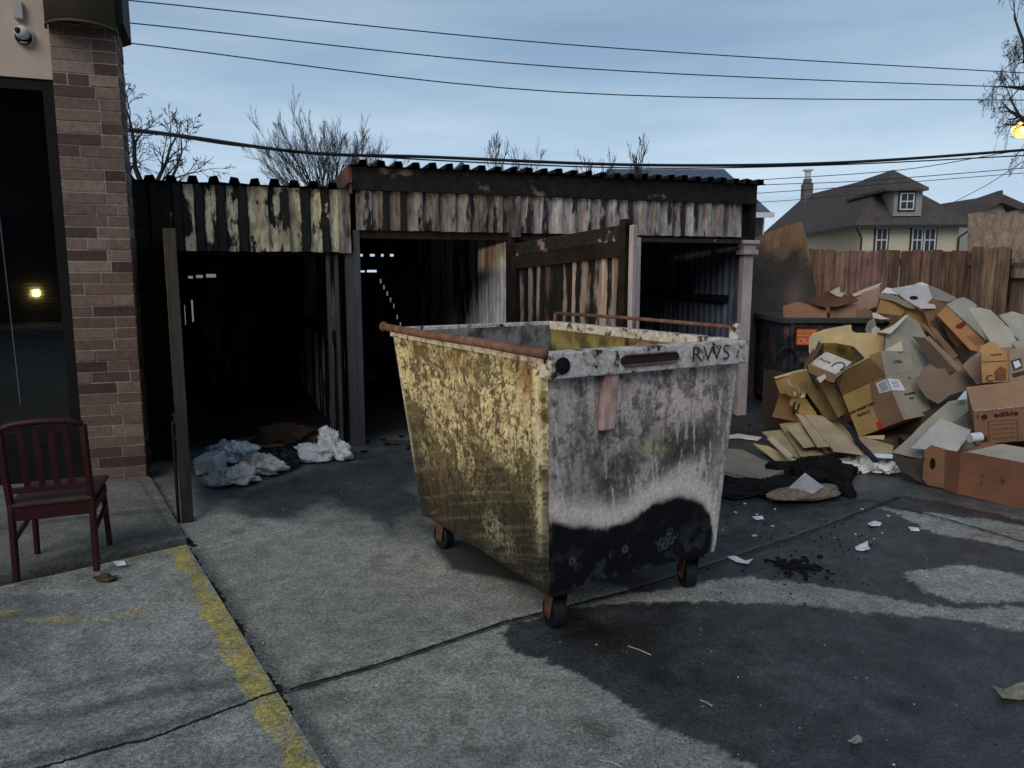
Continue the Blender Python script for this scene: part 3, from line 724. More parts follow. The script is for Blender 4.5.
# security camera
sc_t = thing('security_camera', 'white dome security camera on the cream stucco wall above the dark window', 'camera', TB((-.555,.055,3.11)))
c0 = Vector((-.555,.055,3.10))
mb = MB(TB); mb.tube([c0+Vector((0,0,0)), c0+Vector((0,-.035,0))], [.062,.055], 20); mb.build('mount', M['white_plastic'], sc_t, smooth=False, bevel=.004)
def ball(mb, c, r, sx=1, sy=1, sz=1, n=12):
    vs = [(c[0], c[1], c[2]+r*sz)]; fs = []
    for i in range(1, n):
        th = math.pi*i/n
        for k in range(2*n):
            ph = math.pi*k/n; vs.append((c[0]+r*sx*math.sin(th)*math.cos(ph), c[1]+r*sy*math.sin(th)*math.sin(ph), c[2]+r*sz*math.cos(th)))
    vs.append((c[0], c[1], c[2]-r*sz)); m2 = 2*n
    for k in range(m2): fs.append((0, 1+k, 1+(k+1) % m2)); fs.append((len(vs)-1, 1+(n-2)*m2+(k+1) % m2, 1+(n-2)*m2+k))
    for i in range(n-2):
        for k in range(m2): a = 1+i*m2+k; b_ = 1+i*m2+(k+1) % m2; fs.append((a, a+m2, b_+m2, b_))
    return mb.add(vs, fs)
ball(MB(TB), c0+Vector((0,-.055,.008)), .044).build('dome', M['white_plastic'], sc_t, smooth=True)
ball(MB(TB), c0+Vector((-.018,-.088,.012)), .020).build('lens', M['black'], sc_t, smooth=True)
MB(TB).tube([c0+Vector((0,-.028,-.012)), c0+Vector((0,-.040,-.014))], .051, 20).build('shadow_ring', M['black'], sc_t)
MB(TB).box((-.60,.015,3.20),(-.545,.06,3.31)).build('junction_box', mat_plain('box_grey', (.36,.37,.36), .4, .1), sc_t, bevel=.006)

# ================================================================== CHAIR
ch = thing('wooden_chair', 'dark red slat-back chair seen from behind on the slab by the window', 'chair', G(60,565,.05))
zc = .05
bl_, br_, fl_, fr_ = G(17,582,zc), G(97,571,zc), G(37,556,zc), G(110,543,zc)
# regularise footprint
wv = (br_-bl_); dv = ((fl_-bl_)+(fr_-br_))*.5
def TC(p): return bl_ + wv*p[0] + dv*p[1] + Vector((0,0,p[2]))
up = Vector((0,0,1)); SH = .365
for x in (0, 1):
    mb = MB(TC); mb.T = lambda p: p
    pts = [TC((x,0,0)), TC((x,.05,SH)), TC((x,-.02,SH+.12)), TC((x,-.12,.765))]
    for a, b_ in zip(pts[:-1], pts[1:]): mb.beam(a, b_, .027, .027)
    mb.build('rear_leg', M['chair'], ch, bevel=.004)
    mb = MB(); mb.beam(TC((x,1.0,0)), TC((x*.94+.03,.95,SH)), .024, .024); mb.build('front_leg', M['chair'], ch, bevel=.004)
    mb = MB(); mb.beam(TC((x,.02,.20)), TC((x,.98,.24)), .018, .022); mb.build('stretcher', M['chair'], ch, bevel=.003)
mb = MB(); mb.beam(TC((.04,.97,SH-.05)), TC((.97,.97,SH-.05)), .02, .05); mb.beam(TC((0,.05,SH-.03)), TC((1,.05,SH-.03)), .022, .07)
mb.beam(TC((0,.06,SH-.04)), TC((0,.96,SH-.04)), .02, .05); mb.beam(TC((1,.06,SH-.04)), TC((1,.96,SH-.04)), .02, .05)
mb.build('seat_frame', M['chair'], ch, bevel=.003)
mb = MB(); mb.prism([TC((-.02,.0,SH+.005)),TC((1.03,.0,SH+.005)),TC((1.06,1.02,SH+.012)),TC((-.04,1.02,SH+.012))], (0,0,.022)); mb.build('seat', M['seat'], ch, bevel=.006)
mb = MB(); top = []
for k in range(9):
    t = k/8; top.append(TC((t, -.12-.04*math.sin(math.pi*t), .765+.03*math.sin(math.pi*t)**.5)))
mb.tube(top, .015, 8); mb.build('top_rail', M['chair'], ch, smooth=True)
mb = MB(); mb.beam(TC((0,-.0,SH+.09)), TC((1,-.0,SH+.09)), .018, .03); mb.build('lower_rail', M['chair'], ch, bevel=.003)
for t in (.24,.42,.60,.78):
    mb = MB(); mb.beam(TC((t,-.0,SH+.08)), TC((t,-.15,.775)), .028, .010, up=wv.cross(up)); mb.build('slat', M['chair'], ch, bevel=.002)

# ================================================================== THE SKIP
skp = thing('dumpster', 'large scorched yellow and grey open-top dumpster on casters in the middle of the yard', 'dumpster', TD((.54,.8,0)))
tr, tf, tl = .055, .059, .245
def edge_pt(u, v, w):
    """u across 0..1, v along 0..1, w height 0..1 on the tapered body"""
    ub = tr + u*(DW-2*tr); ut = u*DW; vb = tf + v*(DL-tf-tl); vt = v*DL
    return (ub+(ut-ub)*w, vb+(vt-vb)*w, HB+(HT-HB)*w)
NU, NV = 190, 170
def grid(n1, n2, pos, colf, flip=False):
    a = np.linspace(0, 1, n1); b = np.linspace(0, 1, n2); A, B_ = np.meshgrid(a, b)
    cc = colf(A, B_); vs = [pos(A[j, i], B_[j, i]) for j in range(n2) for i in range(n1)]
    fs = [((j*n1+i), (j*n1+i+1), ((j+1)*n1+i+1), ((j+1)*n1+i)) for j in range(n2-1) for i in range(n1-1)]
    if flip: fs = [f[::-1] for f in fs]
    return vs, fs, [tuple(c) for c in cc.reshape(-1, 3)]
def mix3(c, col_, t): return c*(1-t[..., None]) + np.array(col_)*t[..., None]
def col_front(u, w):
    n1 = vnoise(u*5, w*5, 61, 6, .6); n2 = vnoise(u*14, w*14, 62, 5, .62); n3 = vnoise(u*34, w*34, 63, 4, .65); nv = vnoise(u*22, w*2.5, 64, 5, .6)
    wu = u + (n1-.5)*.14; ww = w + (n1-.5)*.10 + (n2-.5)*.05
    c = np.zeros(u.shape+(3,)) + np.array([.40,.345,.325])
    c = mix3(c, (.68,.585,.55), sstep(.38,.56,n1)*.9)
    pk = np.exp(-(((wu-.66)/.27)**2+((ww-.80)/.18)**2)**1.6); c = mix3(c, (.66,.53,.49), pk*.85)
    lg = np.exp(-(((wu-.10)/.12)**2+((ww-.62)/.30)**2)**1.5); c = mix3(c, (.40,.39,.39), lg*.6)
    c = mix3(c, (.09,.082,.080), sstep(.52,.60,n2)*.70); c = mix3(c, (.06,.055,.055), sstep(.53,.60,nv)*.45*sstep(.2,.8,n1+.2))
    # dark scorched clouds
    def blob(cx, cy, rx, ry, p=2.): return np.exp(-(((wu-cx)/rx)**2+((ww-cy)/ry)**2)**p)
    c = mix3(c, (.050,.052,.056), blob(.36,.43,.18,.13)*.85*(.5+.9*n2).clip(0,1))
    c = mix3(c, (.045,.045,.047), blob(.72,.54,.24,.085)*.85)
    c = mix3(c, (.075,.072,.072), blob(.30,.93,.34,.07)*.7)
    c = mix3(c, (.12,.115,.115), blob(.90,.72,.055,.30)*.6)
    dr = sstep(.60,.66, vnoise(u*40, w*1.5, 66, 4, .6)); c = mix3(c, (.15,.085,.06), dr*.45)
    sc_ = sstep(.62,.66, vnoise(u*50+w*9, w*8, 67, 4, .6)); c = mix3(c, (.62,.58,.55), sc_*.6)
    c = mix3(c, (.10,.10,.10), blob(.18,.52,.10,.30)*.45)
    cr_ = blob(.52,.545,.10,.06)*sstep(.42,.52,n2); c = mix3(c, (.42,.385,.25), cr_)
    c = mix3(c, (.035,.034,.034), sstep(.60,.66,n3)*.55)
    # pale heat line above the soot
    bw = np.interp(u, [0,.1,.2,.3,.4,.5,.6,.7,.8,.87,.93,.97,1], [.315,.28,.25,.235,.245,.275,.30,.305,.29,.26,.20,.10,.02])
    dd = w - bw + (n1-.5)*.035
    band = np.exp(-((dd-.055)/.060)**2); c = mix3(c, (.70,.62,.59), band*.95*(.55+.6*n2).clip(0,1))
    k = 1-sstep(-.016,.016, dd + (n2-.5)*.022 + (n3-.5)*.012); c = mix3(c, (.008,.009,.011), k)
    low = k*sstep(.56,.64,n2)*(1-sstep(.0,.30,w))*.5; c = mix3(c, (.06,.065,.07), low)
    # boiled paint rings
    for (cx, cy) in [(.60,.10),(.635,.115),(.67,.13),(.695,.105),(.66,.09),(.63,.085),(.72,.13),(.68,.155),(.34,.11),(.38,.09),(.41,.12),(.12,.12),(.15,.09)]:
        r_ = np.hypot((u-cx)*1.05, (w-cy)); ring = np.exp(-((r_-.014)/.0042)**2); c = mix3(c, (.20,.21,.22), ring*.35*sstep(.3,.55,n2))
    ed = np.exp(-((u-.985)/.012)**2)*sstep(.38,.5,n2); c = mix3(c, (.50,.48,.47), ed*.8)
    ed = np.exp(-((u-.006)/.010)**2)*sstep(.3,.5,n3); c = mix3(c, (.45,.42,.33), ed*.7*sstep(.2,.4,w))
    return c*(.82+.36*n3)[..., None]
def col_left(v, w):
    n1 = vnoise(v*5, w*4, 71, 6, .6); n2 = vnoise(v*34, w*24, 72, 6, .78); n3 = vnoise(v*75, w*50, 73, 3, .7); n4 = vnoise(v*11, w*8, 76, 6, .7)
    c = np.zeros(v.shape+(3,)) + np.array([.105,.086,.052])
    c = mix3(c, (.050,.042,.028), sstep(.44,.56,n4)*.9); c = mix3(c, (.24,.20,.11), sstep(.50,.60,n2)*.55)
    up_ = sstep(.22,.72, w + (n1-.5)*.5 + (n4-.5)*.25)
    k = sstep(-.02,.03, (n2*.6+n4*.4) - (.585 - .115*up_ - .03*sstep(.25,.0,np.abs(v-.25))))
    c = mix3(c, (.60,.53,.33), k*(.10+.78*up_)*(.40+1.0*n3).clip(0,1)*(.72+.28*sstep(.35,.6,n1)))
    low = 1-sstep(.10,.55, w + (n1-.5)*.4); c = mix3(c, (.034,.034,.028), low*.92*(.75+.6*n4).clip(0,1))
    patch = np.exp(-(((v-.33)/.11)**2+((w-.13)/.10)**2)**2)*sstep(.46,.54,n2); c = mix3(c, (.36,.34,.22), patch*.85)
    scr = sstep(.60,.64, vnoise(v*3+w*2, w*60+v*22, 77, 4, .6)); c = mix3(c, (.30,.26,.17), scr*.22)
    rs = np.exp(-(((v-.10)/.06)**2+((w-.88)/.09)**2))*sstep(.35,.5,n4); c = mix3(c, (.20,.10,.045), rs*.85)
    rs = np.exp(-(((v-.45)/.30)**2+((w-.90)/.05)**2))*sstep(.42,.56,n4); c = mix3(c, (.22,.12,.05), rs*.8)
    st = np.exp(-((v-.035)/.022)**2)*sstep(.15,.32,w+(n4-.5)*.3); c = mix3(c, (.62,.55,.36), st*.9*sstep(.36,.48,n4))
    st = np.exp(-((v-.985)/.014)**2)*sstep(.2,.4,w); c = mix3(c, (.45,.42,.33), st*.8)
    c = mix3(c, (.018,.016,.013), sstep(.575,.62,n2)*.8)
    dr = sstep(.60,.66, vnoise(v*48, w*1.4, 75, 4, .6))*sstep(.2,.9,1-w+n4*.5); c = mix3(c, (.030,.027,.022), dr*.5)
    dr = sstep(.63,.68, vnoise(v*38+3, w*1.2, 79, 4, .6)); c = mix3(c, (.13,.075,.04), dr*.35)
    c = mix3(c, (.030,.027,.024), (1-sstep(.0,.035,w+(n2-.5)*.04))*.8)
    return c*(.70+.6*n3)[..., None]
def col_in(v, w):
    n1 = vnoise(v*6, w*5, 81, 6, .6); n2 = vnoise(v*18, w*12, 82, 5, .6)
    c = np.zeros(v.shape+(3,)) + np.array([.20,.175,.075]); c = mix3(c, (.05,.045,.028), sstep(.42,.56,n2)*.85)
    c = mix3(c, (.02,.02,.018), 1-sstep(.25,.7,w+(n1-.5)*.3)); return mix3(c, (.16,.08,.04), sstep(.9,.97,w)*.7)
def col_in2(v, w):
    n2 = vnoise(v*14, w*10, 85, 5, .6); c = np.zeros(v.shape+(3,)) + np.array([.16,.17,.17])
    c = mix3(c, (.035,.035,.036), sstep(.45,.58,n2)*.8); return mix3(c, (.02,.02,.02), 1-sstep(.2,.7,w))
body = MB(TD)
def dent(p, n, a, s_): 
    return mnoise.noise(Vector(p)*s_)*a
def addg(g):
    vs, fs, cs = g; k = len(body.v); body.add(vs, fs); body.col[k:] = cs
def pf(u, w):
    x, y, z = edge_pt(u, 0, w); y += (mnoise.noise(Vector((u*3, w*3, 1)))*.014 + mnoise.noise(Vector((u*8, w*8, 2)))*.004)*math.sin(math.pi*min(max(u,0),1))**.5*math.sin(math.pi*w)**.5
    return (x, y, z)
def plf(v, w):
    x, y, z = edge_pt(0, v, w); k = math.sin(math.pi*v)**.5*max(0, math.sin(math.pi*w))**.5 if 0 < v < 1 else 0
    x += (mnoise.noise(Vector((v*4, w*3, 5)))*.018 + mnoise.noise(Vector((v*11, w*9, 6)))*.004)*k
    # folded end stiffeners
    x -= .016*(1 if .015 < v < .075 else 0)*min(1, (1-w)*12) + .014*(1 if .955 < v < .99 else 0)
    # belly crease
    x += .010*math.exp(-((w-.42)/.05)**2)*k
    return (x, y, z)
addg(grid(NU, NV, pf, col_front)); addg(grid(NU, 130, plf, col_left, True))
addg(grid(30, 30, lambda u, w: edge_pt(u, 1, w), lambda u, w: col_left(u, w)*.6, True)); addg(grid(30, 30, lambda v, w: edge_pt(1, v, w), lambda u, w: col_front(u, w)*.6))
ti = .03
def inn(u, v, w):
    x, y, z = edge_pt(u, v, w); return (x + (ti if u < .5 else -ti), y + (ti if v < .5 else -ti), z)
addg(grid(60, 40, lambda v, w: inn(1, v, w), col_in, True)); addg(grid(60, 40, lambda u, w: inn(u, 1, w), col_in2))
addg(grid(20, 20, lambda v, w: inn(0, v, w), col_in)); addg(grid(20, 20, lambda u, w: inn(u, 0, w), col_in, True))
body.cc = (.02,.02,.02)
body.add([edge_pt(0,0,0), edge_pt(1,0,0), edge_pt(1,1,0), edge_pt(0,1,0)], [(0,3,2,1)])
body.add([(lambda p: (p[0], p[1], p[2]+.02))(inn(a, b_, 0)) for a, b_ in ((0,0),(1,0),(1,1),(0,1))], [(0,1,2,3)])
bo = body.build('body', M['bin'], skp, attr=True)
# rim band over the front face
M['rim'] = mat_peel('rim_paint', (.50,.48,.47), (.030,.027,.026), .58, (1,1,1.0), 11, (.15,.085,.06), .6)
rb = MB(TD); rb.hexa([(-.02,-.050,HT-.105),(DW-.005,-.050,HT-.105),(DW-.005,.035,HT-.105),(-.02,.035,HT-.105)], [(-.02,-.050,HT),(DW-.005,-.050,HT),(DW-.005,.035,HT),(-.02,.035,HT)])
rbo = rb.build('front_rim', M['rim'], skp, bevel=.006)
slot = MB(TD); pts = []
for k in range(9): t = math.pi/2+math.pi*k/8; pts.append((.345+.020*math.cos(t), -.0515, HT-.052+.020*math.sin(t)))
for k in range(9): t = -math.pi/2+math.pi*k/8; pts.append((.63+.020*math.cos(t), -.0515, HT-.050+.020*math.sin(t)))
slot.prism(pts, (0,.004,0)); slot.build('slot', M['ink'], rbo)
mb = MB(TD); mb.tube([(.345,-.056,HT-.073),(.63,-.056,HT-.071)], .006, 6); mb.tube([(.345,-.056,HT-.029),(.63,-.056,HT-.028)], .004, 6); mb.build('slot_lip', M['rust'], rbo)
text('RWS', .100, TD((.840,-.0525,HT-.05)), db, (0,0,1), M['ink'], rbo, thick=.0012, bold=-.002, xs=1.15)
mb = MB(TD); mb.tube([(.035,-.056,HT-.052),(.035,-.050,HT-.052)], .034, 18); mb.tube([(.035,-.066,HT-.052),(.035,-.050,HT-.052)], .015, 10); mb.build('end_cap', M['soot'], rbo)
# other rims
mb = MB(TD); mb.tube([(-.035,-.03,HT-.004),(-.035,DL*.3,HT+.0),(-.038,DL*.65,HT-.004),(-.035,DL-.02,HT+.0),(-.035,DL+.04,HT+.002)], .021, 12); ball(mb, (-.035,DL+.05,HT+.002), .028)
mb.build('side_rim', M['rust'], skp, smooth=True)
mb = MB(TD); mb.box((-.02,-.0,HT-.05),(.0305,DL,HT-.006)); mb.box((.0,DL-.035,HT-.05),(DW,DL+.01,HT)); mb.box((DW-.035,.03,HT-.05),(DW+.03,DL-.03,HT)); mb.build('rear_rim', M['rim'], skp, bevel=.004)
mb = MB(TD); mb.tube([(DW+.02,.05,HT+.052),(DW+.02,DL*.5,HT+.056),(DW+.02,DL-.02,HT+.05)], .010, 8)
mb.tube([(DW+.02,DL-.02,HT+.05),(DW+.02,DL-.01,HT-.02)], .012, 8); mb.tube([(DW+.02,DL*.5,HT+.056),(DW+.02,DL*.5,HT)], .009, 8); mb.build('hinge_rod', M['rust'], skp, smooth=True)
MB(TD).box((DW-.030,.00,HT-.0),(DW-.005,.05,HT+.075)).build('hinge_bracket', M['rim'], skp, bevel=.005)
# pale strap under the rim
y_ = lambda z: tf*(1-(z-HB)/(HT-HB))
mb = MB(TD); mb.hexa([(.262,y_(HT-.345)-.032,HT-.345),(.335,y_(HT-.345)-.032,HT-.345),(.335,y_(HT-.345)-.006,HT-.345),(.262,y_(HT-.345)-.006,HT-.345)], [(.262,-.034,HT-.105),(.335,-.034,HT-.105),(.335,.0,HT-.105),(.262,.0,HT-.105)])
mb.build('strap', mat_peel('strap_paint', (.50,.33,.30), (.10,.07,.06), .72, (1,1,.5), 6, (.20,.09,.07)), skp, bevel=.004)
# corner gusset
mb = MB(TD); mb.prism([(-.001,.0,HT-.11),(-.03,.07,HT-.02),(-.03,-.01,HT-.02)], (.006,0,0)); mb.build('gusset', M['rim'], skp)
# casters
def caster(cx, cy, ang, label=None):
    c = TD((cx, cy, 0)); a = Vector((math.cos(ang), math.sin(ang), 0)); s_ = Vector((-a.y, a.x, 0)); up = Vector((0,0,1)); r = .068
    mb = MB(); mb.beam(c - a*.06 + up*(HB-.012), c + a*.06 + up*(HB-.012), .11, .018); o = mb.build('caster', M['soot2'], skp, bevel=.003)
    hub = c + a*.02 + up*r
    mb = MB()
    for sg in (-1, 1):
        p = hub + s_*sg*.033; t = c + s_*sg*.033 + up*(HB-.02)
        mb.add([p-a*.022-up*.02, p+a*.022-up*.02, t+a*.04, t-a*.04, p-a*.022-up*.02+s_*sg*.005, p+a*.022-up*.02+s_*sg*.005, t+a*.04+s_*sg*.005, t-a*.04+s_*sg*.005], [(0,1,2,3),(7,6,5,4),(0,4,5,1),(1,5,6,2),(2,6,7,3),(3,7,4,0)])
        mb.build('fork', M['rust_bright'] if sg > 0 else M['soot2'], o, bevel=.002); mb = MB()

    mb = MB(); mb.tube([hub - s_*.028, hub - s_*.024, hub + s_*.024, hub + s_*.028], [r*.9, r, r, r*.9], 24); mb.build('wheel', M['black'], o)
    mb = MB(); mb.tube([hub - s_*.045, hub + s_*.045], .012, 8); mb.build('axle', M['rust'], o)
wi = .095
caster(tr+wi-.02, tf+wi-.04, YAW+1.45); caster(DW-tr-wi, tf+wi-.02, YAW+1.2); caster(tr+wi-.0, DL-tl-wi, YAW+1.7); caster(DW-tr-wi, DL-tl-wi, YAW+1.5)

# ================================================================== DARK BIN, BOARD, FENCE
YB = 8.35
b2 = thing('dumpster', 'dark blue-black front-load dumpster against the shed end, half hidden by boxes', 'dumpster', (3.7, YB+.45, 0))
bx0, bx1 = 2.96, 4.75
mb = MB(); mb.box((bx0, YB, .08), (bx1, YB+.95, 1.0)); b2o = mb.build('body', M['bin2'], b2, bevel=.01)
mb = MB(); 
for a, b_ in (((bx0-.03, YB-.04, .99), (bx1+.03, YB+.03, 1.05)), ((bx0-.03, YB+.92, .99), (bx1+.03, YB+.99, 1.05)), ((bx0-.03, YB+.03, .99), (bx0+.04, YB+.92, 1.05)), ((bx1-.04, YB+.03, .99), (bx1+.03, YB+.92, 1.05))): mb.box(a, b_)
mb.build('rim', mat_plain('rim_grey', (.05,.05,.052), .5, .3), b2, bevel=.006)
for x in (bx0+.06, bx0+.62, bx0+1.2): MB().box((x, YB-.035, .10), (x+.05, YB-.001, .985)).build('rib', M['bin2'], b2, bevel=.004)
q0 = D(797,329,YB-.01); q1 = D(816,345,YB-.01)
mb = MB(); mb.box((q0.x, YB-.008, q1.z), (q1.x, YB-.002, q0.z)); sg_ = mb.build('sticker', M['sign_o'], b2)
mb = MB(); mb.box((q0.x-.05, YB-.006, q1.z-.06), (q1.x-.0, YB-.0035, q0.z+.02)); mb.build('sticker_frame', M['black'], b2)
xm = (q0.x+q1.x)/2; hh = q0.z-q1.z
text('DUE TO FIRE', hh*.20, (xm, YB-.009, q0.z-hh*.17), (1,0,0), (0,0,1), M['ink_o'], sg_, thick=.001)
text('HAZARD KEEP', hh*.18, (xm, YB-.009, q0.z-hh*.40), (1,0,0), (0,0,1), M['ink_o'], sg_, thick=.001)
text('OUT', hh*.50, (xm, YB-.009, q0.z-hh*.76), (1,0,0), (0,0,1), M['ink_o'], sg_, thick=.001)
mb = MB(); hp = []
for k in range(11): t = math.pi*k/10; hp.append((D(803,0,YB).x + .10*math.cos(t), YB-.06, .60+.13*math.sin(t)))
mb.tube(hp, .014, 8); mb.build('handle', M['black'], b2, smooth=True)

def col_board(pts, seed):
    pass
pb = thing('plywood_board', 'tall scorched plywood sheet leaning behind the dark dumpster at the shed end', 'board', D(785,320,9.45))
def sub_sheet(px, Yd, n, colf, name, mat, parent, thick=.015, step=6):
    """planar board from its outline, finely cut so its own stains show"""
    p0 = D(px[0][0], px[0][1], Yd); n = Vector(n).normalized(); pts = [PL(x, y, p0, n) for x, y in px]
    bm = bmesh.new(); f = bm.faces.new([bm.verts.new(p) for p in pts]); bm.normal_update()
    x0 = min(p.x for p in pts); x1 = max(p.x for p in pts); z0 = min(p.z for p in pts); z1 = max(p.z for p in pts)
    for t in np.arange(x0, x1, .03): bmesh.ops.bisect_plane(bm, geom=bm.verts[:]+bm.edges[:]+bm.faces[:], plane_co=(t,0,0), plane_no=(1,0,0))
    for t in np.arange(z0, z1, .03): bmesh.ops.bisect_plane(bm, geom=bm.verts[:]+bm.edges[:]+bm.faces[:], plane_co=(0,0,t), plane_no=(0,0,1))
    base = wloc(parent)
    for v in bm.verts: v.co -= base
    me = bpy.data.meshes.new(name); bm.to_mesh(me); bm.free()
    vv = np.array([v.co[:] for v in me.vertices]) + np.array(base); c = colf(vv[:,0], vv[:,2])
    ca = me.color_attributes.new('Col', 'FLOAT_COLOR', 'POINT'); ca.data.foreach_set('color', np.concatenate([c, np.ones((len(c),1))], 1).astype(np.float32).ravel())
    me.materials.append(mat); o = bpy.data.objects.new(name, me); C.objects.link(o); o.parent = parent
    s_ = o.modifiers.new('solid', 'SOLIDIFY'); s_.thickness = thick; s_.offset = 0
    return o
def cb(x, z):
    n1 = vnoise(x*4, z*4, 91, 6, .6); n2 = vnoise(x*28, z*2.2, 92, 5, .6)
    c = np.zeros((len(x),3)) + np.array([.20,.118,.068]); c = c*(.5+1.0*n2)[:,None]
    t = sstep(.16,-.16, (z-1.78) + (n1-.5)*.6 + (x-3.3)*.30)[:,None]; c = c*(1-t) + np.array([.045,.040,.037])*t*(.5+1.0*n1)[:,None]
    t = np.exp(-(((x-3.45)/.13)**2+((z-1.2)/.25)**2))[:,None]; return c*(1-t*.8) + np.array([.15,.11,.10])*t*.8
sub_sheet([(741,246),(764,234),(800,221),(803,224),(812,262),(818,330),(820,400),(741,400)], 9.45, (0,-1,.06), cb, 'panel', mat_attr('plywood', rough=.85, fine=25, amt=.5), pb)

def fence(name, label, x0px, x1px, ytop, Yd, mat, seed, w=.135, ang=0, dip=0):
    root = thing(name, label, 'fence', (D((x0px+x1px)/2, 300, Yd).x, Yd, 0), 'wooden fence panels behind the cardboard')
    a = D(x0px, ytop, Yd); b_ = D(x1px, ytop, Yd); x = a.x; rr = random.Random(seed); mb = MB(); k = 0
    while x < b_.x:
        w_ = w*rr.uniform(.82,1.15); z = a.z + rr.uniform(-.018,.018) + dip*(x-a.x); y = Yd + rr.uniform(-.006,.006) + (k % 2)*.004; g = rr.uniform(.001,.004); cv = rr.uniform(.55,1.2); mb.cc = (cv, cv*rr.uniform(.92,1.02), cv*rr.uniform(.88,1.02))
        x2 = min(x+w_, b_.x); t = rr.uniform(-.004,.004)
        mb.prism([(x+g, y, 0), (x2-g, y, 0), (x2-g+t, y, z-.012), (x2-g-.018+t, y, z+.0), (x+g+.018+t, y, z+rr.uniform(-.003,.003)), (x+g+t, y, z-.012)], (0,.018,0))
        x = x2; k += 1
    mb.build('boards', mat, root, attr=True)
    mb = MB()
    for z in (.35, 1.0, 1.62): mb.box((a.x, Yd+.026, z), (b_.x, Yd+.07, z+.09))
    mb.build('rails', mat, root, attr=True)
    for xx in (a.x+.05, b_.x-.05): MB().box((xx-.045, Yd+.072, 0), (xx+.045, Yd+.16, a.z-.05)).build('post', mat, root, attr=True)
    return root
fence('wooden_fence', 'long reddish-brown board fence between the plywood sheet and the dark gap', 796, 970, 250, 9.9, M['fence'], 3)
fence('wooden_fence', 'short greyer fence panel right of the dark gap', 973, 1012, 248, 9.75, M['fence2'], 8, .17)
fr = fence('wooden_fence', 'recessed end of the fence with rails facing the yard at the right edge', 1013, 1140, 262, 9.95, M['fence2'], 9, .17)
mb = MB(); xa, xb = D(1013,262,9.9).x, D(1140,262,9.9).x
for z in (1.46, .9): mb.box((xa, 9.86, z), (xb, 9.92, z+.12))
mb.build('front_rail', M['fence2'], fr, bevel=.004, attr=True)
wb = thing('wooden_hoarding', 'weathered grey-brown plywood hoarding rising above the fence at the right edge', 'hoarding', D(1030,262,10.4))
def cw(x, z):
    n1 = vnoise(x*9, z*9, 95, 5, .65); n2 = vnoise(x*30, z*5, 96, 5, .65)
    c = np.zeros((len(x),3)) + np.array([.26,.195,.155]); c = c*(.35+1.3*n2)[:,None]*(.6+.8*n1)[:,None]
    zt = z.max(); t = sstep(.09,.03, (zt-z) + (n1-.5)*.12)[:,None]; return c*(1-t) + np.array([.03,.028,.026])*t
sub_sheet([(968,214),(985,211),(1000,213),(1024,209),(1150,206),(1150,400),(968,400)], 10.4, (0,-1,0), cw, 'panel', mat_attr('weathered_ply', rough=.9, fine=30, amt=.6), wb)

# ================================================================== HOUSES
def house_box(mb, pts, z0, z1): mb.prism([(x, y, z0) for x, y in pts], (0,0,z1-z0))
h1 = thing('house', 'yellow bungalow with a brown hipped roof, dormer and chimney beyond the fence', 'house', D(880,260,46))
N1 = D(862,223,40); N1.z = 0; ha_ = Vector((.087,1,0)).normalized(); hb1 = Vector((1,-.087,0)).normalized()
def TH(p): return Vector((N1.x, N1.y, 0)) + hb1*p[0] + ha_*p[1] + Vector((0,0,p[2]))
ez = D(862,226,40).z; HWd, HLn = 4.75, 22.0
def px2h(px, py, v):
    """house-local (u, z) of a pixel on the plane at depth v"""
    q_ = PL(px, py, TH((0,v,0)), ha_) - TH((0,v,0)); return q_.dot(hb1), q_.z
def siding(T, u0, u1, z0, z1, v, mat, parent, name='wall', lap=.13, side=False):
    mb = MB(T); z = z0
    while z < z1:
        z2 = min(z+lap, z1)
        if side: mb.hexa([(v-.02,u0,z),(v+.1,u0,z),(v+.1,u1,z),(v-.02,u1,z)], [(v,u0,z2),(v+.1,u0,z2),(v+.1,u1,z2),(v,u1,z2)])
        else: mb.hexa([(u0,v-.02,z),(u1,v-.02,z),(u1,v+.1,z),(u0,v+.1,z)], [(u0,v,z2),(u1,v,z2),(u1,v+.1,z2),(u0,v+.1,z2)])
        z = z2
    return mb.build(name, mat, parent)
siding(TH, .1, HLn, 0, ez+.02, 0, M['siding_y'], h1, side=True); siding(TH, 0, HWd, 0, ez+.02, 0, M['siding_c'], h1)
MB(TH).box((HWd-.1,0,0),(HWd,HLn,ez)).build('wall', M['siding_c'], h1); MB(TH).box((0,HLn,0),(HWd,HLn+.1,ez)).build('wall', M['siding_y'], h1)
ap = px2h(893,170,2.2); zr = ap[1]; cu = HWd/2
ov = .55; ovr = .75
zr0 = zr
rf = MB(TH)
ur = ap[0]
e0 = (-ov,-ov,ez); e1_ = (HWd+ovr,-ov,ez); e2_ = (HWd+ovr,HLn+ov,ez); e3 = (-ov,HLn+ov,ez); r0 = (cu-.1,3.4,zr-.12); r1 = (cu-.1,HLn-3.5,zr+.25)
rf.add([e0,e1_,e2_,e3,r0,r1], [(0,1,4),(1,2,5,4),(2,3,5),(3,0,4,5),(0,3,2,1)])
rfo = rf.build('roof', M['roof'], h1)
mb = MB(TH); mb.box((-ov-.03,-ov-.05,ez-.13),(HWd+ovr+.03,-ov-.01,ez+.02)); mb.box((-ov-.06,-ov-.0,ez-.13),(-ov-.01,HLn+ov,ez+.02)); mb.build('gutter', M['trim_d'], rfo)
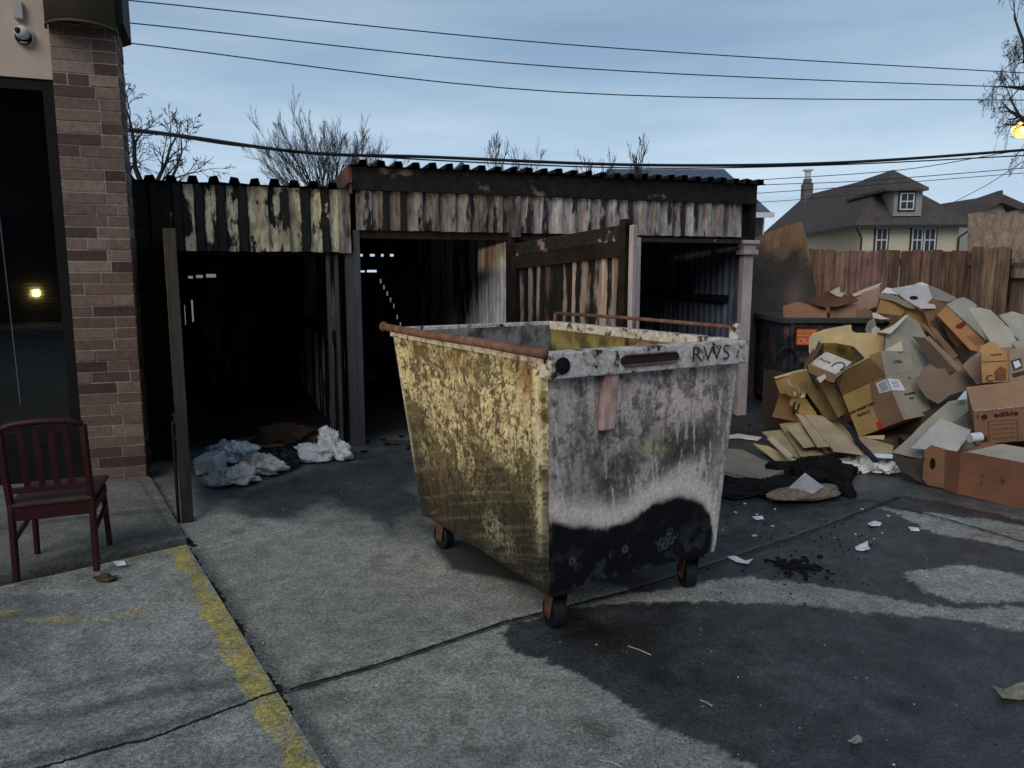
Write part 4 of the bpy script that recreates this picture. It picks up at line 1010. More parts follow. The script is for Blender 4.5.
# dormer
DV = .0
du0, dz0 = px2h(893,214,DV); du1, _ = px2h(921,214,DV); _, dz1 = px2h(893,187,DV)
siding(TH, du0, du1, dz0-.1, dz1, DV, M['siding_g'], h1, 'dormer_wall', .12)
MB(TH).box((du0,DV+.12,dz0-.1),(du0+.1,4.5,dz1)).build('dormer_wall', M['siding_g'], h1)
MB(TH).box((du1-.1,DV+.12,dz0-.1),(du1,4.5,dz1)).build('dormer_wall', M['siding_g'], h1)
ua_, za_ = px2h(886,188,-.35); ub2, _ = px2h(929,187,-.35)
apx = (px2h(893,170,1.8)[0], 1.8, px2h(893,170,1.8)[1])
A_, B2_, C_, D_, E_ = (ua_,-.35,za_), (ub2,-.35,za_), (ub2,5.5,za_-.02), (apx[0],6,apx[2]-.02), (ua_,5.5,za_-.02)
mb = MB(TH); dn = Vector((0,0,-.12)); A2, B22, E2 = [tuple(Vector(q)+dn) for q in (A_,B2_,E_)]
mb.add([A_, B2_, apx, D_, C_, E_, A2, B22, E2], [(0,1,2),(1,4,3,2),(0,2,3,5),(0,6,7,1),(0,5,8,6),(6,8,4,7)])
mb.build('dormer_roof', M['roof'], h1, solid=.03)
def win(px0, py0, px1, py1, v, parent, T, ph, frame=M['trim_w'], dark=True, n=1):
    u0, z1 = ph(px0, py0, v); u1, z0 = ph(px1, py1, v); t = .06
    mb = MB(T)
    if dark: MB(T).box((u0-t*1.4,v-.045,z0-t*1.4),(u1+t*1.4,v-.023,z1+t*1.4)).build('window_surround', M['trim_d'], parent)
    for a, b_ in (((u0,z0),(u1,z0+t)),((u0,z1-t),(u1,z1)),((u0,z0+t),(u0+t,z1-t)),((u1-t,z0+t),(u1,z1-t)),((u0+t,(z0+z1)/2-t/2),(u1-t,(z0+z1)/2+t/2)),(((u0+u1)/2-.02,z0+t),((u0+u1)/2+.02,(z0+z1)/2-t/2)),(((u0+u1)/2-.02,(z0+z1)/2+t/2),((u0+u1)/2+.02,z1-t))):
        mb.box((a[0],v-.10,a[1]),(b_[0],v-.04,b_[1]))
    f_ = mb.build('window', frame, parent); MB(T).box((u0+t*.5,v-.07,z0+t*.5),(u1-t*.5,v-.05,z1-t*.5)).build('pane', M['pane'], f_)
    return f_
win(900,193,913,210,DV,h1,TH,px2h)
win(876,228,886,252,0,h1,TH,px2h); win(912,228,921,252,0,h1,TH,px2h); win(924,228,934,252,0,h1,TH,px2h)
for uu in (.0, HWd): 
    mb = MB(TH); mb.tube([(uu+(-.45 if uu == 0 else .5),-.5,ez-.1),(uu-.02,-.12,ez-.6),(uu-.02,-.12,0)], .05, 8); mb.build('downpipe', M['trim_d'], h1)
cpx = px2h(807,190,17); mb = MB(TH); mb.box((cpx[0]-.32,16.6,ez),(cpx[0]+.32,17.4,px2h(807,184,17)[1])); chm = mb.build('chimney', M['chim'], h1)
mb = MB(TH); cz = px2h(807,184,17)[1]; mb.box((cpx[0]-.22,16.7,cz),(cpx[0]+.22,17.3,cz+.35)); mb.build('chimney_neck', M['chim'], chm)
mb = MB(TH); mb.tube([(cpx[0],17,cz+.2),(cpx[0],17,px2h(807,171,17)[1])], .20, 12); mb.box((cpx[0]-.30,16.7,px2h(807,171,17)[1]),(cpx[0]+.30,17.3,px2h(807,169.5,17)[1])); mb.build('flue', M['trim_w'], chm)

h2 = thing('house', 'grey gabled house with dark roof just right of the yellow bungalow', 'house', D(990,260,38))
a0 = D(944,250,44); 
mb = MB(); 
g0, g1, g2 = D(944,244,44), D(1060,244,40), D(1000,196,42)
mb.prism([(g0.x,g0.y,0),(g1.x,g0.y,0),(g1.x,g0.y,D(1060,225,44).z),(D(1000,200,44).x,g0.y,D(1000,200,44).z),(g0.x,g0.y,D(944,228,44).z)], (0,8,0)); mb.build('wall', M['siding_g'], h2)
r_a, r_b, r_c = D(925,230,43.5), D(1003,194,43.5), D(1075,226,43.5)
mb = MB(); mb.prism([r_a, r_b, r_b-Vector((0,0,.45)), r_a-Vector((0,0,.30))], (0,9,0)); mb.prism([r_b, r_c, r_c-Vector((0,0,.30)), r_b-Vector((0,0,.45))], (0,9,0)); mb.build('roof', M['roof'], h2)
q_a, q_b = D(908,232,41), D(1010,193,52)
mb = MB(); mb.prism([D(905,222,52), D(935,213,52), D(1003,190,53), D(1003,200,53), D(940,228,52)], (0,.5,.0)); mb.build('rear_roof', M['roof'], h2)

h3 = thing('house', 'pale yellow house with a slate-blue hipped roof behind the right end of the shed', 'house', D(700,260,40))
def pt(px, py, Yd): return D(px, py, Yd)
ezz = D(770,213,38).z; A0 = D(772,213,38); Lx = D(590,213,38).x
mb = MB(); mb.box((Lx+.5, 38.6, 0), (D(762,213,38.6).x, 47, ezz)); mb.build('wall', M['siding_y'], h3)
zr3 = D(720,169,42.5).z; ra = D(607,169,42.5); rb3 = D(724,169,42.5)
mb = MB(); mb.add([(Lx-.0,38,ezz),(A0.x,38,ezz),(A0.x,48,ezz),(Lx,48,ezz),(ra.x,42.5,zr3),(rb3.x,42.5,zr3)], [(0,1,5,4),(1,2,5),(2,3,4,5),(3,0,4),(0,3,2,1)]); mb.build('roof', M['roof_b'], h3)
mb = MB(); mb.box((Lx,37.93,ezz-.22),(A0.x+.1,38.02,ezz+.03)); mb.build('fascia', M['trim_w'], h3)
def ph3(px, py, v): q_ = D(px, py, v); return q_.x, q_.z
wz = D(757,228,38.5); mb = MB(); mb.box((wz.x-.35,38.5,wz.z-.6),(wz.x+.35,38.58,wz.z+.6)); w_ = mb.build('window', M['trim_w'], h3); MB().box((wz.x-.27,38.46,wz.z-.5),(wz.x+.27,38.49,wz.z+.5)).build('pane', M['pane'], w_)
h4 = thing('house', 'tiny white gable peak showing above the shed roof left of centre', 'house', D(462,200,60))
a4 = D(462,162,60); mb = MB(); mb.prism([(a4.x-2.2,60,0),(a4.x+2.2,60,0),(a4.x+2.2,60,a4.z-2.1),(a4.x,60,a4.z-.1),(a4.x-2.2,60,a4.z-2.1)], (0,8,0)); mb.build('wall', M['trim_w'], h4)
mb = MB()
for sg in (-1,1): mb.prism([(a4.x,59.6,a4.z),(a4.x+sg*2.6,59.6,a4.z-2.35),(a4.x+sg*2.6,59.6,a4.z-2.6),(a4.x,59.6,a4.z-.22)], (0,8.8,0))
mb.build('roof', M['roof_b'], h4)

# ================================================================== BARE TREES
def bare_tree(name, label, base, seed, mat, r0, top, width, levels=4, limbs=6, trunk=.35, open_=.6, minr=.006, kid=(.34,.62), curl=.07, rise=.10, group='bare trees beyond the sheds', nseg=6, droop=0, ang=(.45,.95)):
    rr = random.Random(seed); base = Vector(base); tr_ = MB(); cr_ = MB()
    def grow(p, d, l, r, lv, mb):
        n = nseg if lv > 0 else 4; pts = [p]; rs = [r]; dd = d.copy(); kids_ = []
        for i in range(n):
            dd = (dd + Vector((rr.gauss(0,curl),rr.gauss(0,curl),rr.gauss(0,curl) + rise*(1 if droop == 0 else -droop*(levels-lv)/levels)))).normalized()
            p = p + dd*l/n*rr.uniform(.8,1.2); pts.append(p); rs.append(max(minr, r*(1-.80*(i+1)/n)))
            if lv > 0 and i >= 1:
                for _ in range(1 if rr.random() < .75 else 2):
                    ax = Vector((rr.gauss(0,1), rr.gauss(0,1), rr.gauss(0,1))); ax = (ax-dd*ax.dot(dd)).normalized(); t = (i+1)/n
                    kids_.append((p.copy(), (dd+ax*math.tan(rr.uniform(*ang))).normalized(), l*rr.uniform(*kid)*(1.15-.55*t), rs[-1]*.62))
        mb.tube(pts, rs, 6 if r > .05 else (4 if r > .018 else 3), caps=False)
        for q_, kd, kl, kr in kids_: grow(q_, kd, kl, max(minr, kr), lv-1, cr_)
    Ht = top; tp = base + Vector((0,0,Ht*trunk))
    tr_.tube([base, base+Vector((.05,.02,Ht*trunk*.5)), tp], [r0*1.25, r0*1.05, r0*.95], 10, caps=False)
    for k in range(limbs):
        a = 6.283*k/limbs + rr.uniform(-.4,.4); o_ = open_*rr.uniform(.35,1.15)
        grow(tp - Vector((0,0,Ht*trunk*.12*rr.random())), Vector((math.cos(a)*o_, math.sin(a)*o_, 1)).normalized(), Ht*(1-trunk)*rr.uniform(.6,.8), r0*rr.uniform(.5,.75), levels-1, tr_)
    zs = max(v.z for v in cr_.v); xs_ = [v.x-base.x for v in cr_.v]; kx = width/(max(xs_)-min(xs_)); cx_ = (max(xs_)+min(xs_))/2*kx; zt = tp.z*.9
    for m_ in (tr_, cr_):
        m_.v = [Vector((base.x+(v.x-base.x)*kx - cx_*min(1, max(0, v.z-zt)/(zs-zt)*1.5), base.y+(v.y-base.y)*kx, v.z if v.z < zt else zt+(v.z-zt)*(top-zt)/(zs-zt))) for v in m_.v]
    root = thing(name, label, 'tree', base, group)
    tr_.build('trunk', mat, root); cr_.build('crown', mat, root)
    return root
def tz(px, py, Yd): return D(px, py, Yd).z
def bt(px, Yd, label, seed, mat, r0, ytop, wpx, **k):
    b0 = D(px, 250, Yd); bare_tree('bare_tree', label, (b0.x, Yd, 0), seed, mat, r0, tz(px, ytop, Yd), wpx*Yd/F, **k)
bt(150, 17, 'bare tree with crooked open branches just right of the brick pillar', 12, M['bark'], .11, 66, 180, levels=4, limbs=5, trunk=.50, open_=1.15, minr=.0055, curl=.14, rise=.03, ang=(.5,1.0))
bt(329, 30, 'broad bare tree with a dense fan of twigs above the left shed', 5, M['bark_far'], .11, 98, 160, levels=4, limbs=24, trunk=.46, open_=1.7, minr=.0048, curl=.06, rise=.05, kid=(.42,.70), ang=(.25,.55))
bt(497, 40, 'thin upright bare tree behind the tall shed roof left of centre', 21, M['bark_far'], .10, 129, 26, levels=3, limbs=3, trunk=.55, open_=.25, minr=.016, rise=.15)
bt(523, 42, 'low round bare treetop beside the thin upright one', 22, M['bark_far'], .16, 136, 46, levels=3, limbs=8, trunk=.55, open_=.8, minr=.010, kid=(.4,.65), ang=(.3,.6))
bt(593, 42, 'small sparse bare treetop above the middle of the tall shed roof', 23, M['bark_far'], .14, 148, 46, levels=3, limbs=7, trunk=.6, open_=.9, minr=.010, kid=(.4,.65), ang=(.3,.6))
bt(637, 42, 'narrow bare sapling just left of the slate-blue roof', 24, M['bark_far'], .09, 133, 24, levels=3, limbs=3, trunk=.55, open_=.2, minr=.016, rise=.2)
bt(1062, 17, 'large bare tree hanging twigs into the right edge of the sky', 35, M['bark'], .26, -130, 200, levels=5, limbs=9, trunk=.25, open_=1.0, minr=.0055, curl=.14, rise=.02, droop=.6)

# ================================================================== WIRES
def wire(label, pts, r, name='utility_wire', grp='overhead wires'):
    P_ = [D(x, y, Yd) for x, y, Yd in pts]; out = []
    n = len(P_)
    for i in range(n-1):
        p0 = P_[max(0,i-1)]; p1 = P_[i]; p2 = P_[i+1]; p3 = P_[min(n-1,i+2)]
        for k in range(8):
            t = k/8; out.append(.5*((2*p1)+(p2-p0)*t+(2*p0-5*p1+4*p2-p3)*t*t+(3*p1-p0-3*p2+p3)*t**3))
    out.append(P_[-1]); mb = MB(); mb.tube(out, r, 6); o = mb.build(name, M['wire'], smooth=True); return tag(o, label, 'wire', grp)
wire('topmost thin overhead wire crossing the sky', [(-200,-28,13),(125,0,13.5),(560,44,15),(1008,72,17),(1200,80,18)], .010)
wire('second thin overhead wire from the top', [(-200,-5,13),(120,22,13.5),(560,67,15),(1010,87,17),(1200,90,18)], .010)
wire('third thin overhead wire from the top', [(-200,8,13),(112,41,13.5),(560,92,15),(1010,100,17),(1200,98,18)], .010)
wire('thick sagging cable bundle above the shed roofs', [(-200,100,10),(118,128,10),(300,152,10.5),(430,157,11),(640,165,11.5),(830,163,12),(1024,150,12.5),(1200,134,13)], .022)
wire('thinner cable hanging just under the thick bundle', [(-200,118,10),(118,131,10),(250,147,10.3),(430,160,11),(640,168,11.5),(830,165,12),(1024,155.5,12.5),(1200,146,13)], .010)
wire('upper service line fanning right above the bungalow', [(560,196,30),(745,181,30),(900,170,29),(1024,150,28),(1200,128,28)], .014)
wire('middle service line passing above the chimney', [(560,200,30),(745,186,30),(860,181,29),(1024,168,28),(1200,152,28)], .014)
wire('lower service line behind the chimney', [(560,205,34),(745,194,34),(860,186,33),(1024,173,32),(1200,160,32)], .014)
wire('lowest service line left of the bungalow roof', [(560,212,38),(745,203,38),(830,197,38),(900,190,60)], .014)
wire('slanting service drop rising right from the bungalow roof', [(944,207,38),(985,186,34),(1024,161,30),(1100,116,26)], .014)

# street lamp
lp = D(1022,130,34)
sl_t = thing('street_lamp', 'street lamp with a glowing warm head at the right edge of the sky', 'street lamp', (D(1075,130,34).x,34,0))
xp = D(1075,130,34).x
MB().tube([(xp,34,0),(xp,34,lp.z+.3),(xp-.4,34,lp.z+.75),(lp.x+.3,34,lp.z+.45)], [.09,.06,.05,.04], 10).build('pole', M['trim_d'], sl_t, smooth=True)
mb = MB(); ball(mb, lp+Vector((.05,0,.16)), .42, 1, .6, .35); mb.build('hood', M['siding_g'], sl_t, smooth=True)
mb = MB(); ball(mb, lp, .42, 1, .7, .8); mb.build('lamp', mat_emit('lamp_glow', (1,.60,.16), .95), sl_t, smooth=True)

mb = MB(); ball(mb, lp+Vector((0,-.16,-.06)), .22, 1, .7, .8); mb.build('bulb', mat_emit('bulb_glow', (1,.93,.70), 5), sl_t, smooth=True)
# flood lamp on the building, outside the picture, whose light falls on the skip's side
fp = Vector((-4.9, 1.5, 2.1))
fl_t = thing('flood_lamp', 'warm flood lamp on a short pole outside the left edge', 'flood lamp', (fp.x, fp.y, 0))
az = R(33); aim = Vector((math.cos(az), math.sin(az), .09)).normalized()
mb = MB(); mb.beam(fp - aim*.10, fp - aim*.01, .24, .18); mb.build('housing', M['frame_dark'], fl_t, bevel=.01)
mb = MB(); mb.beam(fp - aim*.009, fp - aim*.003, .21, .15); mb.build('lens', mat_emit('flood_glow', (1,.82,.5), 4), fl_t)
mb = MB(); mb.tube([(fp.x-.14,fp.y-.08,0),(fp.x-.14,fp.y-.08,2.15)], .03, 8); mb.build('pole', M['frame_dark'], fl_t)
ld = bpy.data.lights.new('flood_light', 'SPOT'); ld.energy = 340; ld.color = (1,.80,.46); ld.spot_size = R(60); ld.spot_blend = .55; ld.shadow_soft_size = .10
lo = bpy.data.objects.new('flood_light', ld); C.objects.link(lo); lo.parent = fl_t; lo.location = fp + aim*.03 - Vector((fp.x, fp.y, 0))
lo.rotation_euler = aim.to_track_quat('-Z', 'Y').to_euler()

# the far side of the lot, behind the viewer: it darkens the window's reflection
bb = thing('building', 'dark brick building across the lot behind the viewer', 'building', (-6,-15,0))
MB().box((-22,-19,0),(7,-15,8.5)).build('wall', mat_plain('far_brick', (.035,.028,.025), .9, .3, 2), bb)
mb = MB()
for k in range(7): mb = MB(); mb.box((-19+k*3.6,-14.99,2.2),(-17.4+k*3.6,-14.95,4.0)); mb.build('window', M['pane'], bb)
hit = PL(36, 293, TB((0,.105,0)), nb); dr_ = (hit-O0).normalized(); rf_ = dr_ - nb*2*dr_.dot(nb); lq = hit + rf_*((-14.8-hit.y)/rf_.y)
mb = MB(); ball(mb, lq, .10); o = mb.build('wall_lamp', mat_emit('bulkhead_glow', (1,.75,.25), 60), smooth=True); tag(o, 'glowing round wall lamp on the dark building behind the viewer', 'lamp')
#PART2
# ================================================================== THE CARDBOARD HEAP
GRP = 'discarded cardboard in the heap by the fence'
def solve_corner(o, a, b, c, Yo, guess=(1.03,1.03,1.03)):
    """depths that make the three edges leaving a box corner square to each other"""
    po = D(o[0], o[1], Yo); rs = [ray(*k) for k in (a, b, c)]; best = None
    g0 = np.array(guess)
    t = g0*Yo/np.array([r.y for r in rs]); t0 = t.copy()
    def res(t):
        E_ = [O0 + rs[i]*float(t[i]) - po for i in range(3)]
        u = [v.normalized() for v in E_]
        return np.array([u[0].dot(u[1]), u[0].dot(u[2]), u[1].dot(u[2])] + list((t-t0)*.10))
    lam = .1
    for it in range(80):
        r = res(t); J = np.array([(res(t+d)-r)/1e-5 for d in np.eye(3)*1e-5]).T
        dt = np.linalg.solve(J.T@J+lam*np.eye(3), -J.T@r)
        if (res(t+dt)**2).sum() < (r**2).sum(): t = t+dt; lam *= .5
        else: lam *= 3
    return po, [O0 + rs[i]*float(t[i]) - po for i in range(3)]
def card_thing(name, label, cat, loc): return thing(name, label, cat, loc, GRP)
def sheet_mb(px, Yd, n, th=.006, warp=0, seed=0, mb=None):
    p0 = D(px[0][0], px[0][1], Yd) if not isinstance(Yd, Vector) else Yd; n = Vector(n).normalized()
    pts = [PL(x, y, p0, n) for x, y in px]
    if warp:
        rr = random.Random(seed); pts = [p + n*rr.uniform(-warp, warp) for p in pts]
    mb = mb or MB(); mb.prism(pts, n*th); return mb, pts, n
TXB = bpy.data.textures.new('bend', 'CLOUDS'); TXB.noise_scale = .28; TXB.noise_depth = 2
def bend(o, amt=.028):
    sb = o.modifiers.new('cut', 'SUBSURF'); sb.subdivision_type = 'SIMPLE'; sb.levels = 3; sb.render_levels = 3
    for dr in ('Y', 'Z'):
        d = o.modifiers.new('bend', 'DISPLACE'); d.texture = TXB; d.texture_coords = 'GLOBAL'; d.direction = dr; d.strength = amt*(1 if dr == 'Y' else .5); d.mid_level = .5
def sheet(label, px, Yd, n, c, name='cardboard_sheet', cat='cardboard', th=.007, warp=.0, seed=1, parent=None, group=GRP):
    mb, pts, nv = sheet_mb(px, Yd, n, th, warp, seed)
    o = mb.build(name, card(c) if isinstance(c, tuple) else c, parent)
    if not parent: tag(o, label, cat, group)
    if 'label' in o and not any(k in label for k in ('lavender-grey', 'dark-framed', 'bars of print', 'letter', 'dark red stamp')): bend(o)
    return o, pts, nv
def boxy(label, o, a, b, c, Yd, col_, name='cardboard_box', cat='cardboard box', guess=(1.03,1.03,1.03), open_=None, flaps=(), cols=None, group=GRP):
    """a carton from its nearest corner and the three corners next to it. Walls are real sheets; open_ = index of axis pointing to the open side"""
    po, E_ = solve_corner(o, a, b, c, Yd, guess)
    A_, B_, C_ = E_; ctr = po + (A_+B_+C_)*.5
    root = thing(name, label, cat, ctr, group); t = .006
    faces = {}
    for i, (u, v, w) in enumerate(((A_, B_, C_), (B_, C_, A_), (C_, A_, B_))):
        nrm = w.normalized()
        for k, off in ((0, Vector()), (1, w)):
            if open_ == (i, k): continue
            d = nrm*t*(1 if k == 0 else -1); q = [po+off+u*x+v*y for x, y in ((.004,.004),(.996,.004),(.996,.996),(.004,.996))]
            faces[(i, k)] = (q, d)
    mb = MB()
    for key, (q, d) in faces.items():
        if cols and key in cols: MB().prism(q, d).build('panel', card(cols[key]), root)
        else: mb.prism(q, d)
    mb.build('carton_wall', card(col_), root)
    return root, po, E_
def decal(px, p, n, mat, parent, name='label', off=.009, th=.0008):
    n = n.normalized(); n = n if n.y < 0 else -n
    mb = MB(); mb.prism([PL(x, y, p, n)+n*off for x, y in px], n*th); return mb.build(name, mat, parent)
ZL = Vector((0,0,1))

# --- cartons and loose flaps lying in the dark dumpster
def inbin(label, o, a, b, c, Yd, col_, **k): return boxy(label, o, a, b, c, Yd, col_, **k)
sheet('dull brown carton side low inside the dark dumpster at its left end', [(783,320),(783,306),(797,302),(826,308),(827,321)], 8.75, (0,-1,.1), (.27,.155,.10))
sheet('dark red-brown flap sloping up to the left above the dark dumpster', [(805,302),(828,291),(842,299),(822,307)], 8.75, (.1,-.6,.9), (.075,.035,.022))
sheet('second red-brown flap beside it pointing up to the right over the dumpster', [(820,307),(851,294),(858,301),(838,307)], 8.7, (-.1,-.6,.9), (.105,.045,.028))
sheet('small pinkish carton front under the red-brown flap in the dumpster', [(830,306),(856,304),(856,320),(830,320)], 8.78, (0,-1,.05), (.28,.175,.13))
sheet('scrap of pale torn card standing between the flaps in the dumpster', [(829,292),(839,286.5),(840,294),(846,291),(841,297),(836,296)], 8.9, (0,-1,.2), LT)
sheet('tan carton side with a long shadowed edge at the right of the dumpster', [(851,296),(880,287),(877,307),(866,311),(852,313)], 8.9, (0,-1,.1), (.29,.20,.155))
sheet('long pale flap rising to a point over the dumpster', [(845,297),(881,283),(877,290),(850,298)], 8.85, (.05,-.7,.8), LT)
sheet('two-step scrap of light brown card at the dumpster rim', [(852,312),(865,308),(872,311),(871,321),(852,321)], 8.8, (0,-1,0), (.20,.14,.10))
sheet('blackened carton side leaning in the back of the dumpster', [(856,306),(905,296),(905,324),(856,324)], 9.05, (0,-1,0), (.05,.035,.028))

# --- upper heap
boxy('open brown carton lying on its side under the lavender lid at the heap top', (905,333), (876,314), (936,345), (910,308), 7.6, BRN, guess=(1.02,1.01,1.03), cols={(0,0):BRN})
sheet('brown carton side with dark tape marks near the heap top', [(876,313),(881,298),(905,305),(930,314),(925,331),(903,316)], 7.35, (.1,-1,.3), (.245,.155,.065))
sheet('brown carton side leaning behind the long diagonal carton', [(922,308),(932,298),(945,305),(938,316),(960,345),(930,330)], 7.3, (-.2,-1,.5), (.125,.075,.045))
o_, pts, nv = sheet('lavender-grey carton lid with a round hand hole crowning the heap', [(892,289),(917,284.5),(928,287),(936,309),(921,309),(905,300)], 7.5, (-.05,-.62,.8), LAV)
hc = PL(913.5,298.5,pts[0],nv)
mb = MB(); mb.prism([hc + (pts[1]-pts[0]).normalized()*.042*math.cos(t) + nv.cross(pts[1]-pts[0]).normalized()*.028*math.sin(t) - nv*.006 + nv*.014 for t in [k*math.pi/8 for k in range(16)]], nv*.002); mb.build('hand_hole', M['hole'], o_)
sheet('grey-mauve flap running down to the right from the lavender lid', [(928,286),(940,290),(957,299),(948,302),(930,300)], 7.55, (.15,-.6,.8), (.20,.175,.165))
sheet('bright white torn flap at the left tip of the lavender lid', [(881,294),(886,288),(893,289),(898,295),(890,294),(884,297)], 7.45, (0,-.5,.8), WHT)
sheet('bright white crumpled flap at the top edge of the lavender lid', [(916,284),(922,282.8),(930,286.5),(927,288)], 7.6, (0,-.5,.8), WHT)
sheet('grey scalloped card edge below the white torn flap', [(877,295),(884,293),(897,297),(911,305),(921,309),(908,308),(892,301),(880,299)], 7.4, (0,-.8,.5), (.17,.15,.14))
r_, pts, nv = sheet('long orange-brown carton side sliding down diagonally with a dark red stamp', [(946,306),(985,342),(979,352),(970,350),(937,315)], 6.8, (-.35,-.9,.3), (.27,.15,.07))
decal([(955,326),(964,321),(967,324),(961,329),(957,329)], pts[0], nv, M['ink_dred'], r_, 'stamp'); decal([(966,336),(975,336),(981,343),(975,346)], pts[0], nv, card((.20,.10,.05)), r_, 'print')
sheet('shadowed inner wall below the diagonal stamped carton side', [(937,316),(970,351),(962,356),(930,322)], 6.95, (-.3,-.9,.2), (.06,.038,.028))
sheet('light grey carton lid lying above the long diagonal carton', [(946,305),(956,299),(963,297.5),(970,301),(977,306),(972,310),(986,341),(976,332)], 7.05, (.35,-.75,.75), (.27,.265,.25))
sheet('big buckled light grey sheet at the right of the heap top', [(968,308.5),(978,308.5),(990,311),(997,316),(1010,330),(1022,352),(1030,375),(1006,372),(992,343)], 6.7, (-.15,-.75,.75), (.30,.295,.275), warp=.015)
sheet('pale rounded sheet edge against the fence at the right end', [(999,315),(1012,312.5),(1026,317),(1050,325),(1050,350),(1020,345),(1008,327)], 7.1, (0,-.75,.7), (.29,.28,.26), warp=.012)
sheet('thin grey sheet lying across the right edge of the heap', [(1006,330),(1014,326),(1050,336),(1050,344),(1022,342)], 6.75, (.05,-.5,.9), (.33,.32,.30), warp=.008)
sheet('white card strip tucked under the buckled grey sheet', [(982,331),(985,333),(992,343),(990,344)], 6.6, (0,-.8,.4), WHT)
sheet('folded light card stub at the far right above the taped carton', [(1012,343),(1024,338),(1050,346),(1050,362),(1020,358)], 6.35, (.0,-.8,.6), (.27,.26,.24))

# --- layered cartons in the dark middle
for i, (px, c_, lab, Yd, n_) in enumerate([
    ([(921,323),(925,324),(966,368),(962,372)], (.17,.115,.09), 'thin brown card edge slanting down in the dark middle, upper of four', 6.9, (-.6,-.9,.3)),
    ([(929,326),(936,330),(958,356),(952,362)], (.16,.09,.06), 'reddish card slanting down in the dark middle, wide and torn', 6.85, (-.6,-.9,.4)),
    ([(924,337),(929,336),(963,369),(958,374)], (.19,.14,.12), 'pinkish thin card edge slanting down, third in the dark middle', 6.7, (-.5,-.9,.3)),
    ([(912,336),(926,338),(956,371),(944,378)], (.065,.045,.035), 'very dark crushed carton side in the middle of the heap', 6.75, (-.5,-.9,.4)),
    ([(934,315),(941,318),(972,350),(962,358)], (.055,.035,.027), 'dark inner wall below the long diagonal carton', 6.95, (-.5,-.9,.3)),
    ([(944,325),(962,342),(958,348),(948,338)], (.10,.07,.055), 'small torn card end showing below the long diagonal carton', 6.88, (-.5,-.9,.3))]):
    sheet(lab, px, Yd, n_, c_)
sheet('large light grey carton side standing like a gable left of centre', [(886,336),(908,316),(917,322),(931,345),(936,372),(918,378),(900,366),(884,358)], 6.75, (.25,-.9,.35), (.235,.235,.22))
sheet('dark inner flap behind the grey gable-shaped carton side', [(877,334),(905,312),(909,316),(889,335)], 6.85, (-.1,-.8,.5), (.055,.040,.03))
sheet('white card top edge of the grey gable-shaped carton', [(877.5,332.5),(890,334),(909,315),(905,315.5),(890,328)], 6.72, (-.2,-.6,.8), LT)
sheet('small cream triangle of card in front of the grey carton', [(884,351),(901,341),(903,352)], 6.5, (0,-.95,.3), LT)
sheet('white curled card scrap on the dumpster front', [(872,313),(876,313),(885,318),(893,319),(880,319.5),(873,318)], 8.2, (0,-.9,.4), WHT)
sheet('round-ended grey card piece leaning on the dumpster front', [(865,330),(868,322),(874,318),(876,325),(874,332),(868,336)], 8.1, (0,-.9,.3), (.20,.19,.175))
sheet('torn white tissue scrap beside the round-ended grey card', [(871,330),(875,326),(880,329),(879,334),(872,334)], 7.8, (0,-.9,.3), M['paper'], name='paper_scrap', cat='paper')
sheet('grey-brown torn card with jagged top and a printed letter', [(921,372),(929,364),(937,369),(944,368.5),(949,376),(957,371.5),(965,368),(977,384),(963,391),(950,395),(938,404),(926,398),(916,384)], 6.3, (.1,-.95,.35), (.185,.135,.11))
sheet('dull tan card standing left of the paper-wrapped carton', [(962,366),(971,357),(980,351),(983,384),(977,385)], 6.2, (-.2,-.95,.3), (.235,.175,.14))
r_, po, E_ = boxy('golden carton with red and black print standing near the right edge', (982,383), (981,352), (1008,382), (990,377), 5.95, (.34,.215,.11), guess=(1.0,1.0,1.06))
sheet('golden torn flap on top of the printed carton near the right edge', [(979,352),(979.5,346),(989,342),(994,342),(1000,349),(1004,352)], 5.98, (0,-.9,.4), (.34,.22,.105))
gx_ = E_[1].normalized(); gy_ = E_[0].normalized()
gn = gx_.cross(gy_); gn = gn if gn.y < 0 else -gn
text('C', .075, po + E_[1]*.30 + E_[0]*.13 + gn*.003, gx_, gy_, M['ink'], r_)
mb = MB()
for k, (x0, x1, y0, y1) in enumerate(((.35,.80,.86,.92),(.06,.95,.66,.69),(.55,.9,.05,.36),(.60,.95,.40,.56))):
    if k < 2: mb.prism([po+E_[1]*x+E_[0]*y+gn*.002 for x, y in ((x0,y0),(x1,y0),(x1,y1),(x0,y1))], gn*.0008)
mb.build('print', mat_plain('print_brown', (.14,.07,.03), .8), r_)
mb = MB(); mb.prism([po+E_[1]*x+E_[0]*y+gn*.002 for x, y in ((.50,.06),(.93,.05),(.95,.42),(.74,.52),(.48,.34))], gn*.0008); mb.build('print', mat_plain('print_red', (.21,.085,.05), .8, .5, 30), r_)
r_, pts, nv = sheet('grey-tan carton side with a dark-framed white label at the right edge', [(1006,352),(1011,349),(1050,346),(1050,385),(1008,386)], 6.05, (-.05,-.95,.25), (.24,.20,.165))
def on(px, n, p, off=.004): 
    q_ = PL(px[0], px[1], p, n); return q_ + n*off*(1 if n.y < 0 else -1)
decal([(1010,361),(1020,358),(1022,368),(1013,371)], pts[0], nv, mat_plain('label_dark', (.05,.04,.045), .6), r_)
decal([(1012,362),(1018,360.5),(1020.5,366),(1014.5,369)], pts[0], nv, M['paper'], r_, off=.011)
decal([(1011,374),(1026,370),(1026,374),(1013,378)], pts[0], nv, mat_plain('label_bar', (.06,.042,.035), .7), r_)

